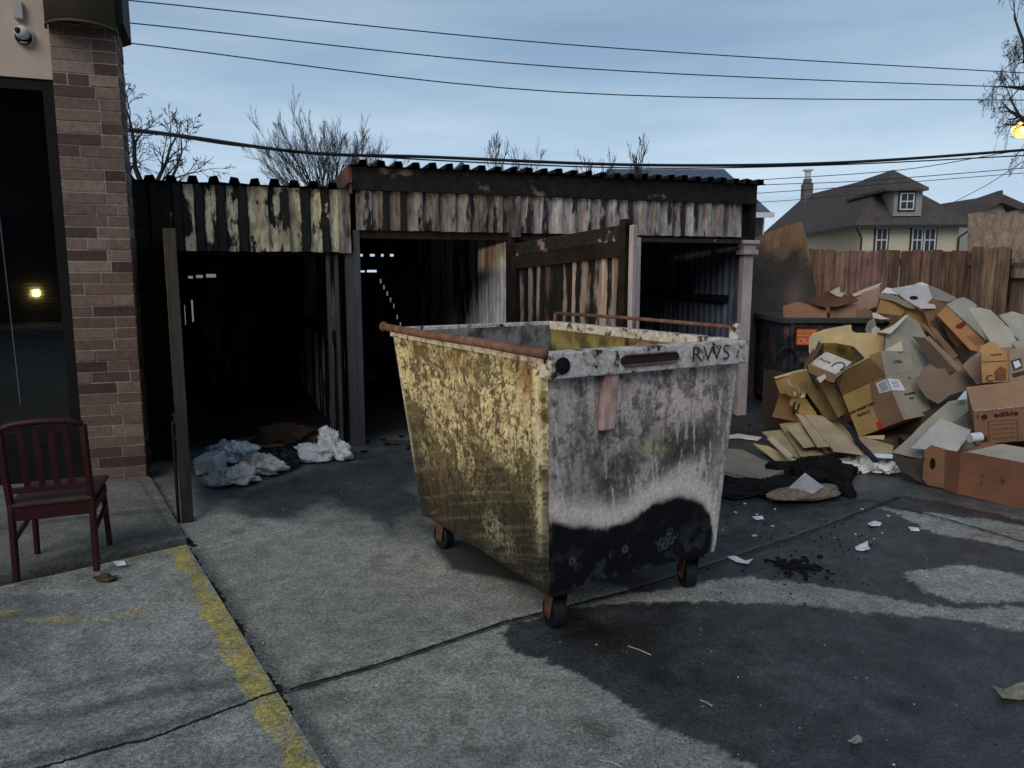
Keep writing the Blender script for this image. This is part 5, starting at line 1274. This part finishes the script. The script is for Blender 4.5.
# --- left middle: tan cartons with a white inner box
sheet('wide light tan carton side, open below, at the left of the heap', [(811,334),(822,330),(851,325),(851.5,332.5),(884,333.5),(884,351),(876,372),(866,360),(868,352),(862,348),(846,345),(822,340),(816,345),(814,339)], 6.85, (.05,-.95,.3), (.40,.315,.18))
sheet('dark inner flap at the left mouth of the wide tan carton', [(818,341),(824,341.5),(812,362),(803,371),(806,362)], 6.82, (.5,-.8,.2), (.10,.062,.042))
sheet('pale torn card edge standing left of the wide tan carton', [(809,337),(816,334),(819,340),(811,360),(809,352)], 6.8, (-.2,-.95,.2), (.32,.27,.22))
sheet('mustard inner wall inside the wide tan carton', [(824,341),(848,345),(854,352),(853,364),(840,364),(823,352)], 7.05, (.05,-.95,.1), (.30,.205,.065))
sheet('grey inner panel at the right inside the wide tan carton', [(854,345),(864,348),(867,355),(862,366),(853,364)], 7.0, (-.1,-.95,.1), (.17,.155,.14))
r_, po, E_ = boxy('white carton with a round black mark lying inside the tan carton', (836,374), (810,363), (852,362), (835,379), 6.6, (.44,.43,.43), guess=(1.01,1.06,1.0))
nn_ = E_[0].cross(E_[1]).normalized(); nn_ = nn_ if nn_.z > 0 else -nn_
mb = MB(); c_ = po + E_[0]*.18 + E_[1]*.42; u_ = E_[0].normalized(); v_ = E_[1].normalized()
mb.tube([c_ + nn_*.004 + u_*.045*math.cos(t) + v_*.075*math.sin(t) for t in np.linspace(-.5, 3.6, 14)], .006, 5); mb.build('mark', M['ink'], r_)
text('Aura', .05, po + E_[0]*.70 + E_[1]*.45 + nn_*.003, -E_[0], E_[1], M['ink'], r_, xs=1.1)
sheet('brown lower side of the inner white carton', [(808,364),(836,375),(834,383),(822,379),(808,372)], 6.55, (-.2,-.9,.3), (.15,.10,.055))
sheet('pale torn card shard between the white carton and the stamped carton', [(816,378),(824,374),(826,377),(820,383)], 6.4, (0,-.8,.5), LT)

# --- open carton at far left
r1, pts, nv = sheet('khaki carton flap at the far left with a pale folded rim', [(774,378),(807,370.5),(812,376),(820,390),(792,398),(786,394),(780,394)], 7.2, (-.15,-.95,.25), (.215,.15,.07))
sheet('folded cream rim along the top of the khaki flap', [(773.5,377.5),(806,369),(808,371.5),(776,379)], 7.18, (-.1,-.6,.8), (.38,.32,.20))
sheet('tan carton wall sloping down right below the khaki flap', [(812,376),(816,377),(842,422),(826,420),(806,392)], 7.1, (.3,-.9,.3), (.24,.17,.08))
sheet('green strip of tape along the edge of the tan carton wall', [(807,371),(810,371),(818,387),(816,389)], 7.06, (.3,-.9,.3), mat_plain('tape_green', (.035,.075,.025), .5), name='tape_strip', cat='tape')
sheet('brown carton front at the far left bottom of the heap', [(780,390),(793,398),(812,414),(818,422),(798,422),(772,417),(777,403)], 7.3, (-.1,-.95,.2), (.17,.105,.06))
r_, pts, nv = sheet('tan folded carton with black bars of print below the yellow cap', [(792,397),(806,399),(816,413),(818,419),(800,414),(789,404)], 7.15, (-.1,-.9,.4), (.28,.20,.09))
decal([(794,402),(796,401),(794,410),(791,409)], pts[0], nv, M['ink'], r_, 'print'); decal([(798,404),(800,404),(798,411),(796,411)], pts[0], nv, M['ink'], r_, 'print')
mb = MB(); c_ = D(799.5,394.5,7.0); mb.prism([c_ + Vector((.055*math.cos(t), .01*math.sin(t), .026*math.sin(t) - .012*math.cos(t))) for t in [k*math.pi/10 for k in range(20)]], (0,.006,.0)); tag(mb.build('oval_disc', mat_plain('lid_cream', (.62,.55,.33), .5, .05)), 'oval cream-yellow plastic disc lying on the khaki carton', 'plastic disc')
mb = MB(); mb.tube([D(787,380,7.0), D(790,386,6.98), D(797,388,6.97), D(800,391,6.97), D(798,395,6.98)], .022, 8); tag(mb.build('cardboard_strip', card((.25,.18,.13)), smooth=True), 'curled brown cardboard strip above the oval lid', 'cardboard', GRP)
sheet('brown carton inside wall between khaki flap and stamped carton', [(820,384),(828,380),(842,396),(846,412),(838,418)], 6.9, (-.2,-.9,.3), (.15,.10,.055))

# --- the stamped carton with shipping label
r_, po, E_ = boxy('upended tan carton with a white shipping label and red corner tape in the heap centre', (904,420), (859,437.5), (933,414), (885.5,375.5), 6.15, (.37,.255,.105), guess=(1.0,1.0,1.06), open_=(0,1), cols={(1,0):(.255,.235,.20)})
UA, UB, UC = E_
fa = UA.cross(UC).normalized(); fa = fa if fa.y < 0 else -fa
fb = UB.cross(UC).normalized(); fb = fb if fb.y < 0 else -fb
def face_decal(u0, u1, w0, w1, U, n, mat, name='print', off=.0015):
    mb = MB(); mb.prism([po + U*a + UC*b + n*off for a, b in ((u0,w0),(u1,w0),(u1,w1),(u0,w1))], n*.0008); return mb.build(name, mat, r_)
face_decal(0, .48, 0.0, .50, UA, fa, card((.22,.135,.095)), 'redbrown_panel', .001)  # reddish-brown half of this carton face
mb = MB(); mb.prism([po + UA*a + UC*b + fa*.0012 for a, b in ((0,.5),(.48,.5),(.36,.98),(0,.98))], fa*.0008); mb.build('redbrown_panel', card((.22,.135,.095)), r_)
face_decal(.44, .54, .0, .16, UA, fa, M['ink_red'], 'red_tape', .003)
text('NEW VINNER TURN', .036, po + UA*.70 + UC*.56 + fa*.003, -UA, UC, M['ink'], r_, xs=.85)
text('PRODUCT', .034, po + UA*.70 + UC*.44 + fa*.003, -UA, UC, M['ink'], r_, xs=.9)
text('DECORATIVE', .026, po + UB*.52 + UC*.52 + fb*.003, UB, UC, M['ink'], r_, xs=.85)
text('SEAL', .026, po + UB*.52 + UC*.42 + fb*.003, UB, UC, M['ink'], r_)
text('12', .03, po + UB*.72 + UC*.86 + fb*.003, UB, UC, M['ink'], r_)
mb = MB(); 
lab_a = [(0.0,.66),(.24,.70),(.24,.94),(0.0,.93)]; mb.prism([po + UA*a + UC*b + fa*.004 for a, b in lab_a], fa*.001)
lab_b = [(0.0,.66),(.42,.60),(.36,.86),(0.0,.93)]; mb.prism([po + UB*a + UC*b + fb*.004 for a, b in lab_b], fb*.001); lbo = mb.build('shipping_label', mat_plain('label_white', (.66,.66,.72), .6, .05), r_)
mb = MB()
for k in range(5):
    z = .72+.038*k; mb.prism([po + UA*a + UC*(z+b) + fa*.0055 for a, b in ((.04,0),(.19,0),(.19,.016),(.04,.016))], fa*.0006)
    if k < 4: mb.prism([po + UB*a + UC*(z+b-.01) + fb*.0055 for a, b in ((.08,0),(.30,0),(.30,.014),(.08,.014))], fb*.0006)
mb.build('label_print', mat_plain('label_ink', (.16,.15,.22), .7), lbo)
# flaps of that carton
pT = po + UC; pA = po + UA + UC; pB = po + UB + UC
mb = MB(); 
up_ = (O0 + ray(880,350)*((pT-O0).length/ray(880,350).length*1.0)) ; q1_ = PL(881,351,pT,fb); q2_ = PL(909.5,350.5,pT,fb)
mb.prism([pT, pB, q2_, q1_], -fb*.006); fo = mb.build('top_flap', card((.25,.235,.205)), r_)
text('4 EGG', .040, (pT+pB+q1_+q2_)*.25 + fb*.003, UB, UC, M['ink'], fo, xs=.9)
nfl = Vector((-.2,-.75,.65)).normalized(); qa = PL(834,376,pA,nfl); qb = PL(870,357,pT,nfl); 
mb = MB(); mb.prism([pA, pT, qb, qa], nfl*.006); mb.build('side_flap', card((.165,.105,.05)), r_)
mb = MB(); mb.beam(qa, qb, .022, .012); mb.build('flap_edge', card((.42,.35,.22)), r_)
mb = MB(); q3_ = PL(868,356,pT,fa); mb.prism([pT, q1_, q3_, pT+(q3_-pT)*.4 - UC*.05], Vector((0,.006,0))); mb.build('corner_flap', card((.15,.10,.06)), r_)

# --- lower right
r_, po, E_ = boxy('taped brown carton printed edible at the right edge of the heap', (973,411), (1052,403), (976,445), (966,387), 5.55, (.29,.175,.115), guess=(1.0,1.0,1.06))
ux, uy = E_[0].normalized(), -E_[1].normalized(); fn = ux.cross(uy); fn = fn if fn.y < 0 else -fn
def pe(px, py, off=.003): return PL(px, py, po, fn) + fn*off
text('edible', .058, pe(1006,413.8), ux, uy, M['ink_dred'], r_, bold=.0012, xs=1.1)
mb = MB(); c_ = pe(984.5,416.6); 
mb.tube([c_ + ux*.016*math.cos(t) + uy*.018*math.sin(t) for t in np.linspace(0, 6.28, 14)], .0045, 5); mb.prism([c_ + ux*x+uy*y for x, y in ((-.010,.016),(.0,.026),(.010,.016),(.006,.008),(-.006,.008))], fn*.001)
mb.prism([c_ + ux*.010*math.cos(t) + uy*.011*math.sin(t) for t in np.linspace(0, 5.9, 10)], fn*.001); mb.build('emblem', M['ink_dred'], r_)
text('t', .045, pe(978,416), ux, uy, M['ink_dred'], r_)
mb = MB(); fr_pts = [(988,421),(1017,419),(1018,441),(990,443)]
for a, b_ in zip(fr_pts, fr_pts[1:]+fr_pts[:1]): mb.beam(pe(*a), pe(*b_), .0025, .0015)
for k in range(4): mb.beam(pe(991+k*.4, 424.5+k*4.6), pe(1014+k*.2, 422.8+k*4.6), .002, .0015)
mb.build('label_frame', mat_plain('print_frame', (.16,.085,.055), .8), r_)
mb = MB(); mb.prism([pe(x,y,.002) for x, y in ((979.5,436.5),(987.5,436),(988,441.5),(980,442))], fn*.001); mb.build('stamp_block', mat_plain('print_block', (.12,.06,.045), .8), r_)
mb = MB(); rr = random.Random(4)
for k in range(15):
    t = (k+.3)/14.; a = po + E_[0]*t*.82 + fn*.004 - uy*.004*rr.random(); mb.prism([a, a+ux*rr.uniform(.010,.034), a+ux*.02+uy*.007, a+uy*rr.uniform(.003,.009)], fn*.0012)
mb.build('torn_tape', M['paper'], r_)

r_, po, E_ = boxy('long low red-brown carton with a handle hole lying in front of the heap', (961,452), (1062,471.5), (957.5,494), (988,442), 5.2, (.20,.095,.060), guess=(.94,1.0,1.07), open_=(2,1) if False else None, cols={(2,0):(.20,.095,.060)})
ux, uy = E_[0].normalized(), -E_[1].normalized(); fn = ux.cross(uy); fn = fn if fn.y < 0 else -fn
mb = MB(); mb.prism([PL(x, y, po, fn) for x, y in ((944.5,449.5),(961,452.3),(957.5,494),(941.5,488.5))], -fn*.006); mb.build('inner_flap', card((.125,.060,.042)), r_)
mb = MB(); mb.prism([PL(x, y, po, fn)+fn*.004 for x, y in ((945,449),(944,488),(928,485),(922.5,479),(925,450),(931,445))], -fn*.007); tb_ = mb.build('end_flap', card((.235,.12,.072)), r_)
mb = MB(); c_ = PL(933,463.5,po,fn)+fn*.0055; mb.prism([c_ + ux*.020*math.cos(t) + uy*.042*math.sin(t) for t in [k*math.pi/8 for k in range(16)]], fn*.001); mb.build('handle_hole', M['hole'], tb_)
mb = MB(); c_ = PL(1003,481,po,fn)+fn*.002
for k in range(5): a = k*1.2566+.3; mb.beam(c_, c_ + ux*.022*math.cos(a) + uy*.022*math.sin(a), .006, .001)
mb.build('emblem', M['ink_dred'], r_)
text('t\nt', .05, PL(982,479,po,fn)+fn*.002, ux, uy, mat_plain('faint_print', (.145,.06,.04), .8), r_)
mb = MB(); mb.prism([po + E_[2]*b + E_[0]*a - Vector(E_[1]).normalized()*.004 for a, b in ((.06,.03),(.99,.03),(.99,1.0),(.16,.98))], (0,0,.003)); mb.build('top_lining', card((.36,.34,.30)), r_)

r_, pts, nv = sheet('square whitish fibreboard sheet lying tilted behind the handle-hole carton', [(909.5,448),(940,419),(971,430),(956,452)], 5.6, (-.1,-.62,.75), (.35,.35,.37))
sheet('long grey-olive sheet sloping under the whitish square', [(892,453.5),(933,415),(948,402),(968,398),(969,410),(950,432),(921,459)], 5.75, (-.1,-.60,.78), (.255,.255,.235))
sheet('flat tan sheet on the ground under the stamped carton', [(851,442),(860,437),(893,446),(893,454),(873,455)], 5.95, (0,-.25,.97), (.29,.235,.165))
sheet('narrow tan sheet edge just below the stamped carton', [(862,437),(884,435),(883.5,440),(868,439)], 6.0, (0,-.7,.7), (.40,.31,.20))
sheet('white paper strip sticking out at the front of the heap', [(873,454),(892,455),(894,459),(877,458)], 5.75, (0,-.5,.85), M['paper'], name='paper_scrap', cat='paper')
sheet('pale blue paper corner beside the taped carton', [(956,400),(964,391),(967,391),(968,399)], 6.0, (0,-.8,.5), mat_plain('paper_blue', (.50,.58,.74), .7, .1), name='paper_scrap', cat='paper')
mb = MB(); c_ = D(975,438,5.45); mb.tube([c_+Vector((-.04,0,0)), c_+Vector((.05,.02,.005))], .034, 16); tag(mb.build('paper_roll', M['paper']), 'end of a white paper roll beside the taped carton', 'paper roll')
sheet('grey dark card behind the end of the paper roll', [(945,428),(968,412),(978,446),(955,452)], 5.75, (0,-.8,.5), (.12,.115,.105))
sheet('dark flat card shadowed under the front of the heap', [(892,457),(925,460),(925,484),(915,480),(900,470)], 5.65, (0,-.5,.85), (.045,.035,.03))
# black plastic wrap strip
mb = MB(); pb_ = [D(838,418,6.3), D(850,428,6.05), D(858,442,5.85), D(868,452,5.72), D(876,462,5.6)]
for a, b_ in zip(pb_[:-1], pb_[1:]): mb.beam(a, b_, .045, .010, up=(0,-.5,.8))
tag(mb.build('plastic_strip', M['bag_k']), 'black plastic strip hanging between the flattened stack and stamped carton', 'plastic')

# crushed cartons that carry the heap
core = [('crushed dark carton buried behind the flattened stack', (3.05,7.6,.0),(.9,.6,.42),.2,-.1),('crushed dark carton buried behind the wide tan carton', (3.75,7.75,.0),(.8,.6,.80),-.2,.1),
 ('crushed dark carton buried under the lavender lid', (4.15,7.75,.0),(.9,.7,.95),.15,.05),('crushed dark carton buried below the gable-shaped side', (3.6,7.0,.0),(.8,.6,.55),.4,-.1),
 ('crushed dark carton buried below the long diagonal carton', (4.15,7.1,.0),(.8,.6,.70),-.3,.12),('crushed dark carton buried below the torn jagged card', (3.75,6.55,.0),(.8,.5,.45),.1,.1),
 ('crushed dark carton buried below the golden printed carton', (4.2,6.35,.0),(.7,.5,.42),-.2,.05),('crushed dark carton buried below the stamped carton', (3.15,6.55,.0),(.5,.4,.15),.3,.0),
 ('crushed dark carton buried behind the taped carton', (4.3,5.95,.0),(.6,.4,.34),.1,-.05),('crushed dark carton buried below the grey-olive sheet', (3.5,6.1,.0),(.5,.4,.15),-.1,.0),
 ('crushed dark carton buried at the back right by the fence', (5.1,7.6,.0),(1.1,.9,.95),.1,.0),('crushed dark carton buried at the right beyond the picture', (5.0,6.6,.0),(.8,.9,.70),.1,.0)]
for i, (lab, c_, s_, rz, tl_) in enumerate(core):
    u = Vector((math.cos(rz), math.sin(rz), 0)); v = Vector((-u.y, u.x, 0)); c_ = Vector(c_); mb = MB(); r_ = random.Random(i)
    def jj(a, b_, z): return c_ + u*s_[0]*.5*a + v*s_[1]*.5*b_ + Vector((r_.uniform(-.04,.04), r_.uniform(-.04,.04), z + (r_.uniform(-.05,.05) if z > .01 else 0) + tl_*a*(z > .01)))
    mb.hexa([jj(-1,-1,0), jj(1,-1,0), jj(1,1,0), jj(-1,1,0)], [jj(-1,-1,s_[2]), jj(1,-1,s_[2]), jj(1,1,s_[2]), jj(-1,1,s_[2])])
    o = mb.build('crushed_carton', card((.075,.052,.038))); tag(o, lab, 'cardboard box', GRP)

# --- stack of flattened cartons
def flat(label, px, zs, c, th=.010, name='flattened_carton'):
    pts = [G(x, y, z) for (x, y), z in zip(px, zs)]
    mb = MB(); mb.prism(pts, (0,0,th)); o = mb.build(name, card(c)); bend(o, .02); return tag(o, label, 'cardboard', 'flattened cartons stacked on the ground')
FT = (.36,.30,.21)
flat('bottom left flattened carton nearest the charred bag', [(753,444.5),(767,447),(801,463),(787,470)], (.05,.08,.06,.02), FT)
flat('second flattened carton, pale, with torn left end', [(762,433),(783,430.5),(808,459),(795,458)], (.10,.11,.10,.07), (.32,.265,.18))
flat('narrow pale flattened carton strip in the left of the stack', [(767,439),(772,437.5),(793,457),(787,459)], (.13,.13,.12,.11), (.44,.38,.29))
flat('flattened carton tilting left with a notched corner', [(779,424.5),(800,423),(822,455),(800,457)], (.15,.16,.12,.10), (.30,.24,.16))
flat('upper left flattened carton with a frayed end', [(785.5,427),(798.5,424),(816,446.5),(803.5,448.5)], (.20,.21,.17,.16), (.37,.31,.21))
flat('thin flattened carton under the broad top one', [(795.5,414),(805,417),(829,447),(817,447.5)], (.27,.27,.20,.19), (.35,.29,.20))
flat('broad flattened carton on top of the stack', [(804,416),(822,417.5),(845,434),(863,455.5),(833,451.5)], (.28,.28,.24,.16,.18), (.345,.285,.20), .014)
for k in range(6):
    flat(('lowest','second','third','fourth','fifth','sixth')[k] + ' from the bottom of the crumpled layers at the stack front', [(793+k*1.5,444-k*2),(830+k,425-k*2),(866-k,456-k*1.2),(805+k*4,463-k*2.0)], (.03+.025*k,.03+.025*k,.02+.022*k,.02+.022*k), (.24+.02*(k % 3),.19+.015*(k % 3),.12+.01*(k % 2)), .012)

# ================================================================== GROUND LITTER
def blob_mesh(c, rx, ry, rz, seed, amp=.35, fq=2.2, n=40, flat_=True, ang=0, ridge=1.0):
    mb = MB(); vs = []; fs = []; ca_, sa_ = math.cos(ang), math.sin(ang)
    for i in range(n+1):
        th = math.pi*i/n
        for k in range(2*n):
            ph = math.pi*k/n; d = Vector((math.sin(th)*math.cos(ph), math.sin(th)*math.sin(ph), math.cos(th)))
            q_ = d*fq + Vector((seed*7.1, seed*3.3, seed)); w_ = Vector((mnoise.noise(q_*.9), mnoise.noise(q_*.9+Vector((5,1,2))), mnoise.noise(q_*.9+Vector((9,4,7)))))*.9; f_ = 1-abs(mnoise.noise((q_+w_)*1.5))*2; f2 = 1-abs(mnoise.noise((q_+w_*1.6)*3.1))*2; a = 1 + amp*mnoise.noise(q_*.7)*1.6 + amp*.55*f_*abs(f_) + amp*.30*f2*abs(f2) - amp*.5
            x, y, z = d.x*rx*a, d.y*ry*a, d.z*rz*a
            if flat_: z = max(z, -rz*.25)
            vs.append((c[0]+x*ca_-y*sa_, c[1]+x*sa_+y*ca_, max(.002, c[2]+z)))
    m2 = 2*n
    for i in range(n):
        for k in range(m2): fs.append((i*m2+k, (i+1)*m2+k, (i+1)*m2+(k+1) % m2, i*m2+(k+1) % m2))
    mb.add(vs, fs); return mb
def bag(name, label, cat, px, r, seed, mat, z=.06, ang=0, group=None, **k):
    k.setdefault('amp', .34)
    c = G(px[0], px[1]); o = blob_mesh((c.x, c.y, z), *r, seed, ang=ang, **k).build(name, mat, smooth=True); return tag(o, label, cat, group)
BG = 'rubbish on the floor of the left shed opening'
bag('rubbish_bag', 'crumpled grey plastic bag nearest the camera in the left shed opening', 'bag', (237,484), (.17,.13,.10), 2, M['bag_g'], .05, .3, BG)
bag('rubbish_bag', 'pale grey twisted bag lying right of the nearest crumpled one', 'bag', (262,474), (.20,.13,.10), 5, M['bag_g'], .05, -.3, BG)
bag('rubbish_bag', 'whitish bag lump at the back left of the bag pile', 'bag', (238,463), (.16,.12,.11), 8, M['bag_w'], .06, .2, BG)
bag('rubbish_bag', 'small bluish bag lump behind the foam tray', 'bag', (226,460), (.13,.10,.10), 11, M['bag_g'], .05, .2, BG)
bag('rubbish_bag', 'dark sooty bag at the right of the grey bags', 'bag', (277,468), (.17,.13,.11), 14, M['bag_k'], .06, -.4, BG)
bag('rubbish_bag', 'low part-white bag stretching under the peaked white one', 'bag', (308,461), (.26,.14,.09), 17, M['bag_w'], .04, .25, BG)
bag('rubbish_bag', 'crumpled white bag with a tall peak beside the shed post', 'bag', (330,458), (.12,.10,.17), 20, M['bag_w'], .05, .2, BG, amp=.45)
bag('rubbish_bag', 'small white bag corner touching the shed post base', 'bag', (343,460), (.08,.08,.10), 23, M['bag_w'], .04, .1, BG)
q0 = G(195,476,.0); q1 = G(217,476,.0)
ft = thing('foam_tray', 'pale ribbed foam tray between the door post and the grey bags', 'tray', (q0+q1)*.5, BG)
mb = MB(); mb.beam(q0+Vector((0,.1,.07)), q1+Vector((0,.1,.09)), .22, .13); mb.build('tray', M['foam'], ft, bevel=.012)
mb = MB(); mb.beam(q0+Vector((.0,-.015,.105)), q1+Vector((.0,-.015,.125)), .012, .012); mb.beam(q0+Vector((.0,-.015,.075)), q1+Vector((.0,-.015,.095)), .008, .008); mb.build('rib', M['foam'], ft)
bag('charred_rug', 'brown scorched rug heap at the back of the left shed floor', 'rug', (290,441), (.34,.22,.12), 26, mat_plain('rug_brown', (.055,.035,.024), .95, .4), .02, .3, BG)
o = flat('dull tan cardboard piece lying flat on the left shed floor', [(228,441),(262,436),(285,447),(240,449)], (.02,.03,.02,.01), (.12,.095,.07)); o['group'] = BG

# charred heap right of the skip
bag('charred_bag', 'black melted bag lump curled around a tan cushion right of the dumpster', 'bag', (826,480), (.22,.16,.13), 31, M['char'], .03, .2, amp=.25)
bag('charred_bag', 'low black melted mass spreading left towards the dumpster', 'bag', (765,490), (.36,.24,.08), 34, M['char'], .005, .1, amp=.4)
bag('charred_bag', 'black melted ridge behind the grey paper scrap', 'bag', (800,474), (.26,.08,.10), 37, M['char'], .03, .35, amp=.35)
bag('charred_bag', 'black melted lump closing the ring at the right of the tan cushion', 'bag', (839,492), (.07,.16,.09), 40, M['char'], .03, .1, amp=.2)
mb = blob_mesh((G(806,500).x, G(806,500).y, .045), .30, .115, .060, 3, amp=.14, ang=.42); tag(mb.build('seat_cushion', M['cushion'], smooth=True), 'leaf-shaped tan cushion scorched black at its rim, lying in front of the charred bag', 'cushion')
c_ = G(804,487,.10); mb = MB()
mb.add([c_+Vector((-.11,-.02,.0)), c_+Vector((.0,.0,.10)), c_+Vector((.12,-.03,.01)), c_+Vector((.03,-.09,-.02)), c_+Vector((-.05,-.08,-.02))], [(0,4,1),(4,3,1),(3,2,1)]); tag(mb.build('paper_scrap', mat_plain('paper_grey', (.30,.31,.33), .85, .2), solid=.004), 'small grey peaked paper scrap on the charred bag', 'paper')
o = flat('worn grey board lying flat between dumpster and the flattened stack', [(716,463),(728,452),(742,453),(784,474),(770,481),(745,480),(722,474)], (.03,)*7, (.17,.16,.145), .03, 'board'); o['group'] = 'pieces of board on the ground'
o = flat('pale thin ash-white strip on the ground behind the dumpster', [(722,436),(738,434),(762,438),(758,441),(740,438),(724,439)], (.01,)*6, WHT, .006, 'paper_strip'); o['group'] = 'pieces of board on the ground'
for i, (px, r, lab) in enumerate((((845,470),(.11,.07,.06),'crumpled white wrapper at the left of the litter by the heap front'),((868,472),(.14,.08,.09),'crumpled white and red wrapper in the middle of the litter by the heap front'),((888,474),(.09,.06,.06),'small crumpled wrapper at the right of the litter by the heap front'),((853,474),(.06,.04,.04),'tiny bluish crumpled wrapper between the larger two'))):
    bag('litter', lab, 'litter', px, r, 41+3*i, M['crumple'], .03, .1*i, 'crumpled wrappers in front of the heap', amp=.5)
bag('debris', 'scatter of black ash lumps on the wet concrete right of the dumpster', 'debris', (796,567), (.10,.03,.012), 60, M['char'], .004, -.5, amp=.6)
bag('leaf_clump', 'brown dried leaf clump on the yellow-edged slab', 'leaves', (108,586), (.050,.026,.020), 63, mat_plain('leaf_brown', (.075,.055,.030), .9, .5), .036, .1, amp=.5)
def paper(label, px, z=.004, mat='paper', name='paper_scrap', group='paper scraps on the ground', cat='paper'):
    pts = [G(x, y, z + (.012 if i % 3 == 1 else 0)) for i, (x, y) in enumerate(px)]; mb = MB(); mb.prism(pts, (0,0,.0025)); o = mb.build(name, M[mat] if isinstance(mat, str) else mat); return tag(o, label, cat, group)
paper('small white paper scrap by the right rear leg of the chair', [(113,562),(124,561),(126,565),(117,566)], .052)
paper('yellowish clear wrapper at the lower right edge of the wet patch', [(992,686),(1004,690),(1016,684),(1026,681),(1040,684),(1040,699),(1020,700),(1002,698)], .006, mat_plain('wrapper_tan', (.24,.22,.15), .45, .5, 20), 'wrapper', cat='wrapper')
paper('white paper scrap on the joint right of the dumpster', [(727,557),(735,556),(745,561),(753,559),(748,564),(736,562)], .006)
paper('white star-shaped scrap near the joint crossing', [(855,547),(862,544),(868,541),(868,546),(870,549),(862,551),(856,550)], .006)
paper('small white scrap on the joint near the crossing', [(867,524),(874,521),(882,523),(880,526),(871,526)], .006)
paper('white flake on the dark concrete by the second crossing', [(908,527),(918,528),(920,531),(911,531)], .006)
paper('tiny white flake in front of the charred bag', [(752,517),(762,516),(764,519),(756,520)], .006)
paper('pale star-shaped flake at the bottom of the wet patch', [(852,738),(858,735),(862,738),(862,742),(855,744),(849,742)], .006, mat_plain('flake_pale', (.28,.27,.23), .8))
for lab, pts_ in (('thin pale twig lying in the dark puddle', [(628,646),(640,650),(651,655)]), ('short pale twig at the bottom edge of the picture', [(600,760),(612,762),(622,767)]), ('thin pale twig on the joint line behind the puddle', [(700,700),(706,702),(712,706)]), ('thin white twig left of the dumpster wheel', [(416,631),(420,630),(428,630)])):
    mb = MB(); mb.tube([G(x, y, .005) for x, y in pts_], .0022, 5); tag(mb.build('twig', mat_plain('twig_pale', (.42,.41,.36), .8)), lab, 'twig', 'pale twigs on the ground')
mb = MB(); mb.beam(G(973,528,.003), G(1022,534,.003), .006, .002); mb.beam(G(968,534,.003), G(1024,540,.003), .004, .002); tag(mb.build('chalk_mark', mat_plain('spray_red', (.50,.10,.07), .8)), 'thin red spray marks on the concrete at the right edge', 'paint mark')
# fine loose stuff
mb = MB(); rr = random.Random(77)
def chip(mb, p, r):
    a = rr.uniform(0, 6.28); n_ = rr.choice((4,5,6)); mb.prism([p + Vector((r*math.cos(a+k*6.28/n_)*rr.uniform(.5,1.2), r*math.sin(a+k*6.28/n_)*rr.uniform(.5,1.2), 0)) for k in range(n_)], (0,0,r*rr.uniform(.15,.6)))
for i in range(110):
    p = G(rr.uniform(500,1060), rr.uniform(500,775)**1.0, .001); chip(mb, p, rr.uniform(.0012,.0040)*(1.6 if rr.random() < .08 else 1))
for i in range(60): chip(mb, G(rr.uniform(200,500), rr.uniform(480,768), .001), rr.uniform(.002,.005))
for i in range(26): chip(mb, G(rr.uniform(720,900), rr.uniform(470,545), .001), rr.uniform(.004,.014))
tag(mb.build('pale_grit', M['ash']), 'fine pale ash flakes scattered over the concrete', 'debris', kind='stuff')
mb = MB()
for i in range(110): chip(mb, G(rr.uniform(480,1060), rr.uniform(500,775), .001), rr.uniform(.0015,.004))
for i in range(230):
    x = rr.gauss(800, 55); y = rr.gauss(535,28)
    if y > 440: chip(mb, G(x, y, .001), rr.uniform(.002,.008))
for i in range(120): chip(mb, G(rr.gauss(795,14), rr.gauss(566,5), .002), rr.uniform(.006,.018))
for i in range(90): chip(mb, G(rr.uniform(200,430), rr.uniform(450,520), .001), rr.uniform(.002,.007))
for i in range(160): chip(mb, TS((rr.uniform(-1.6,4), rr.uniform(-.6,1.2), .002)), rr.uniform(.008,.04))
tag(mb.build('charred_grit', M['char']), 'black charred crumbs scattered over the yard', 'debris', kind='stuff')
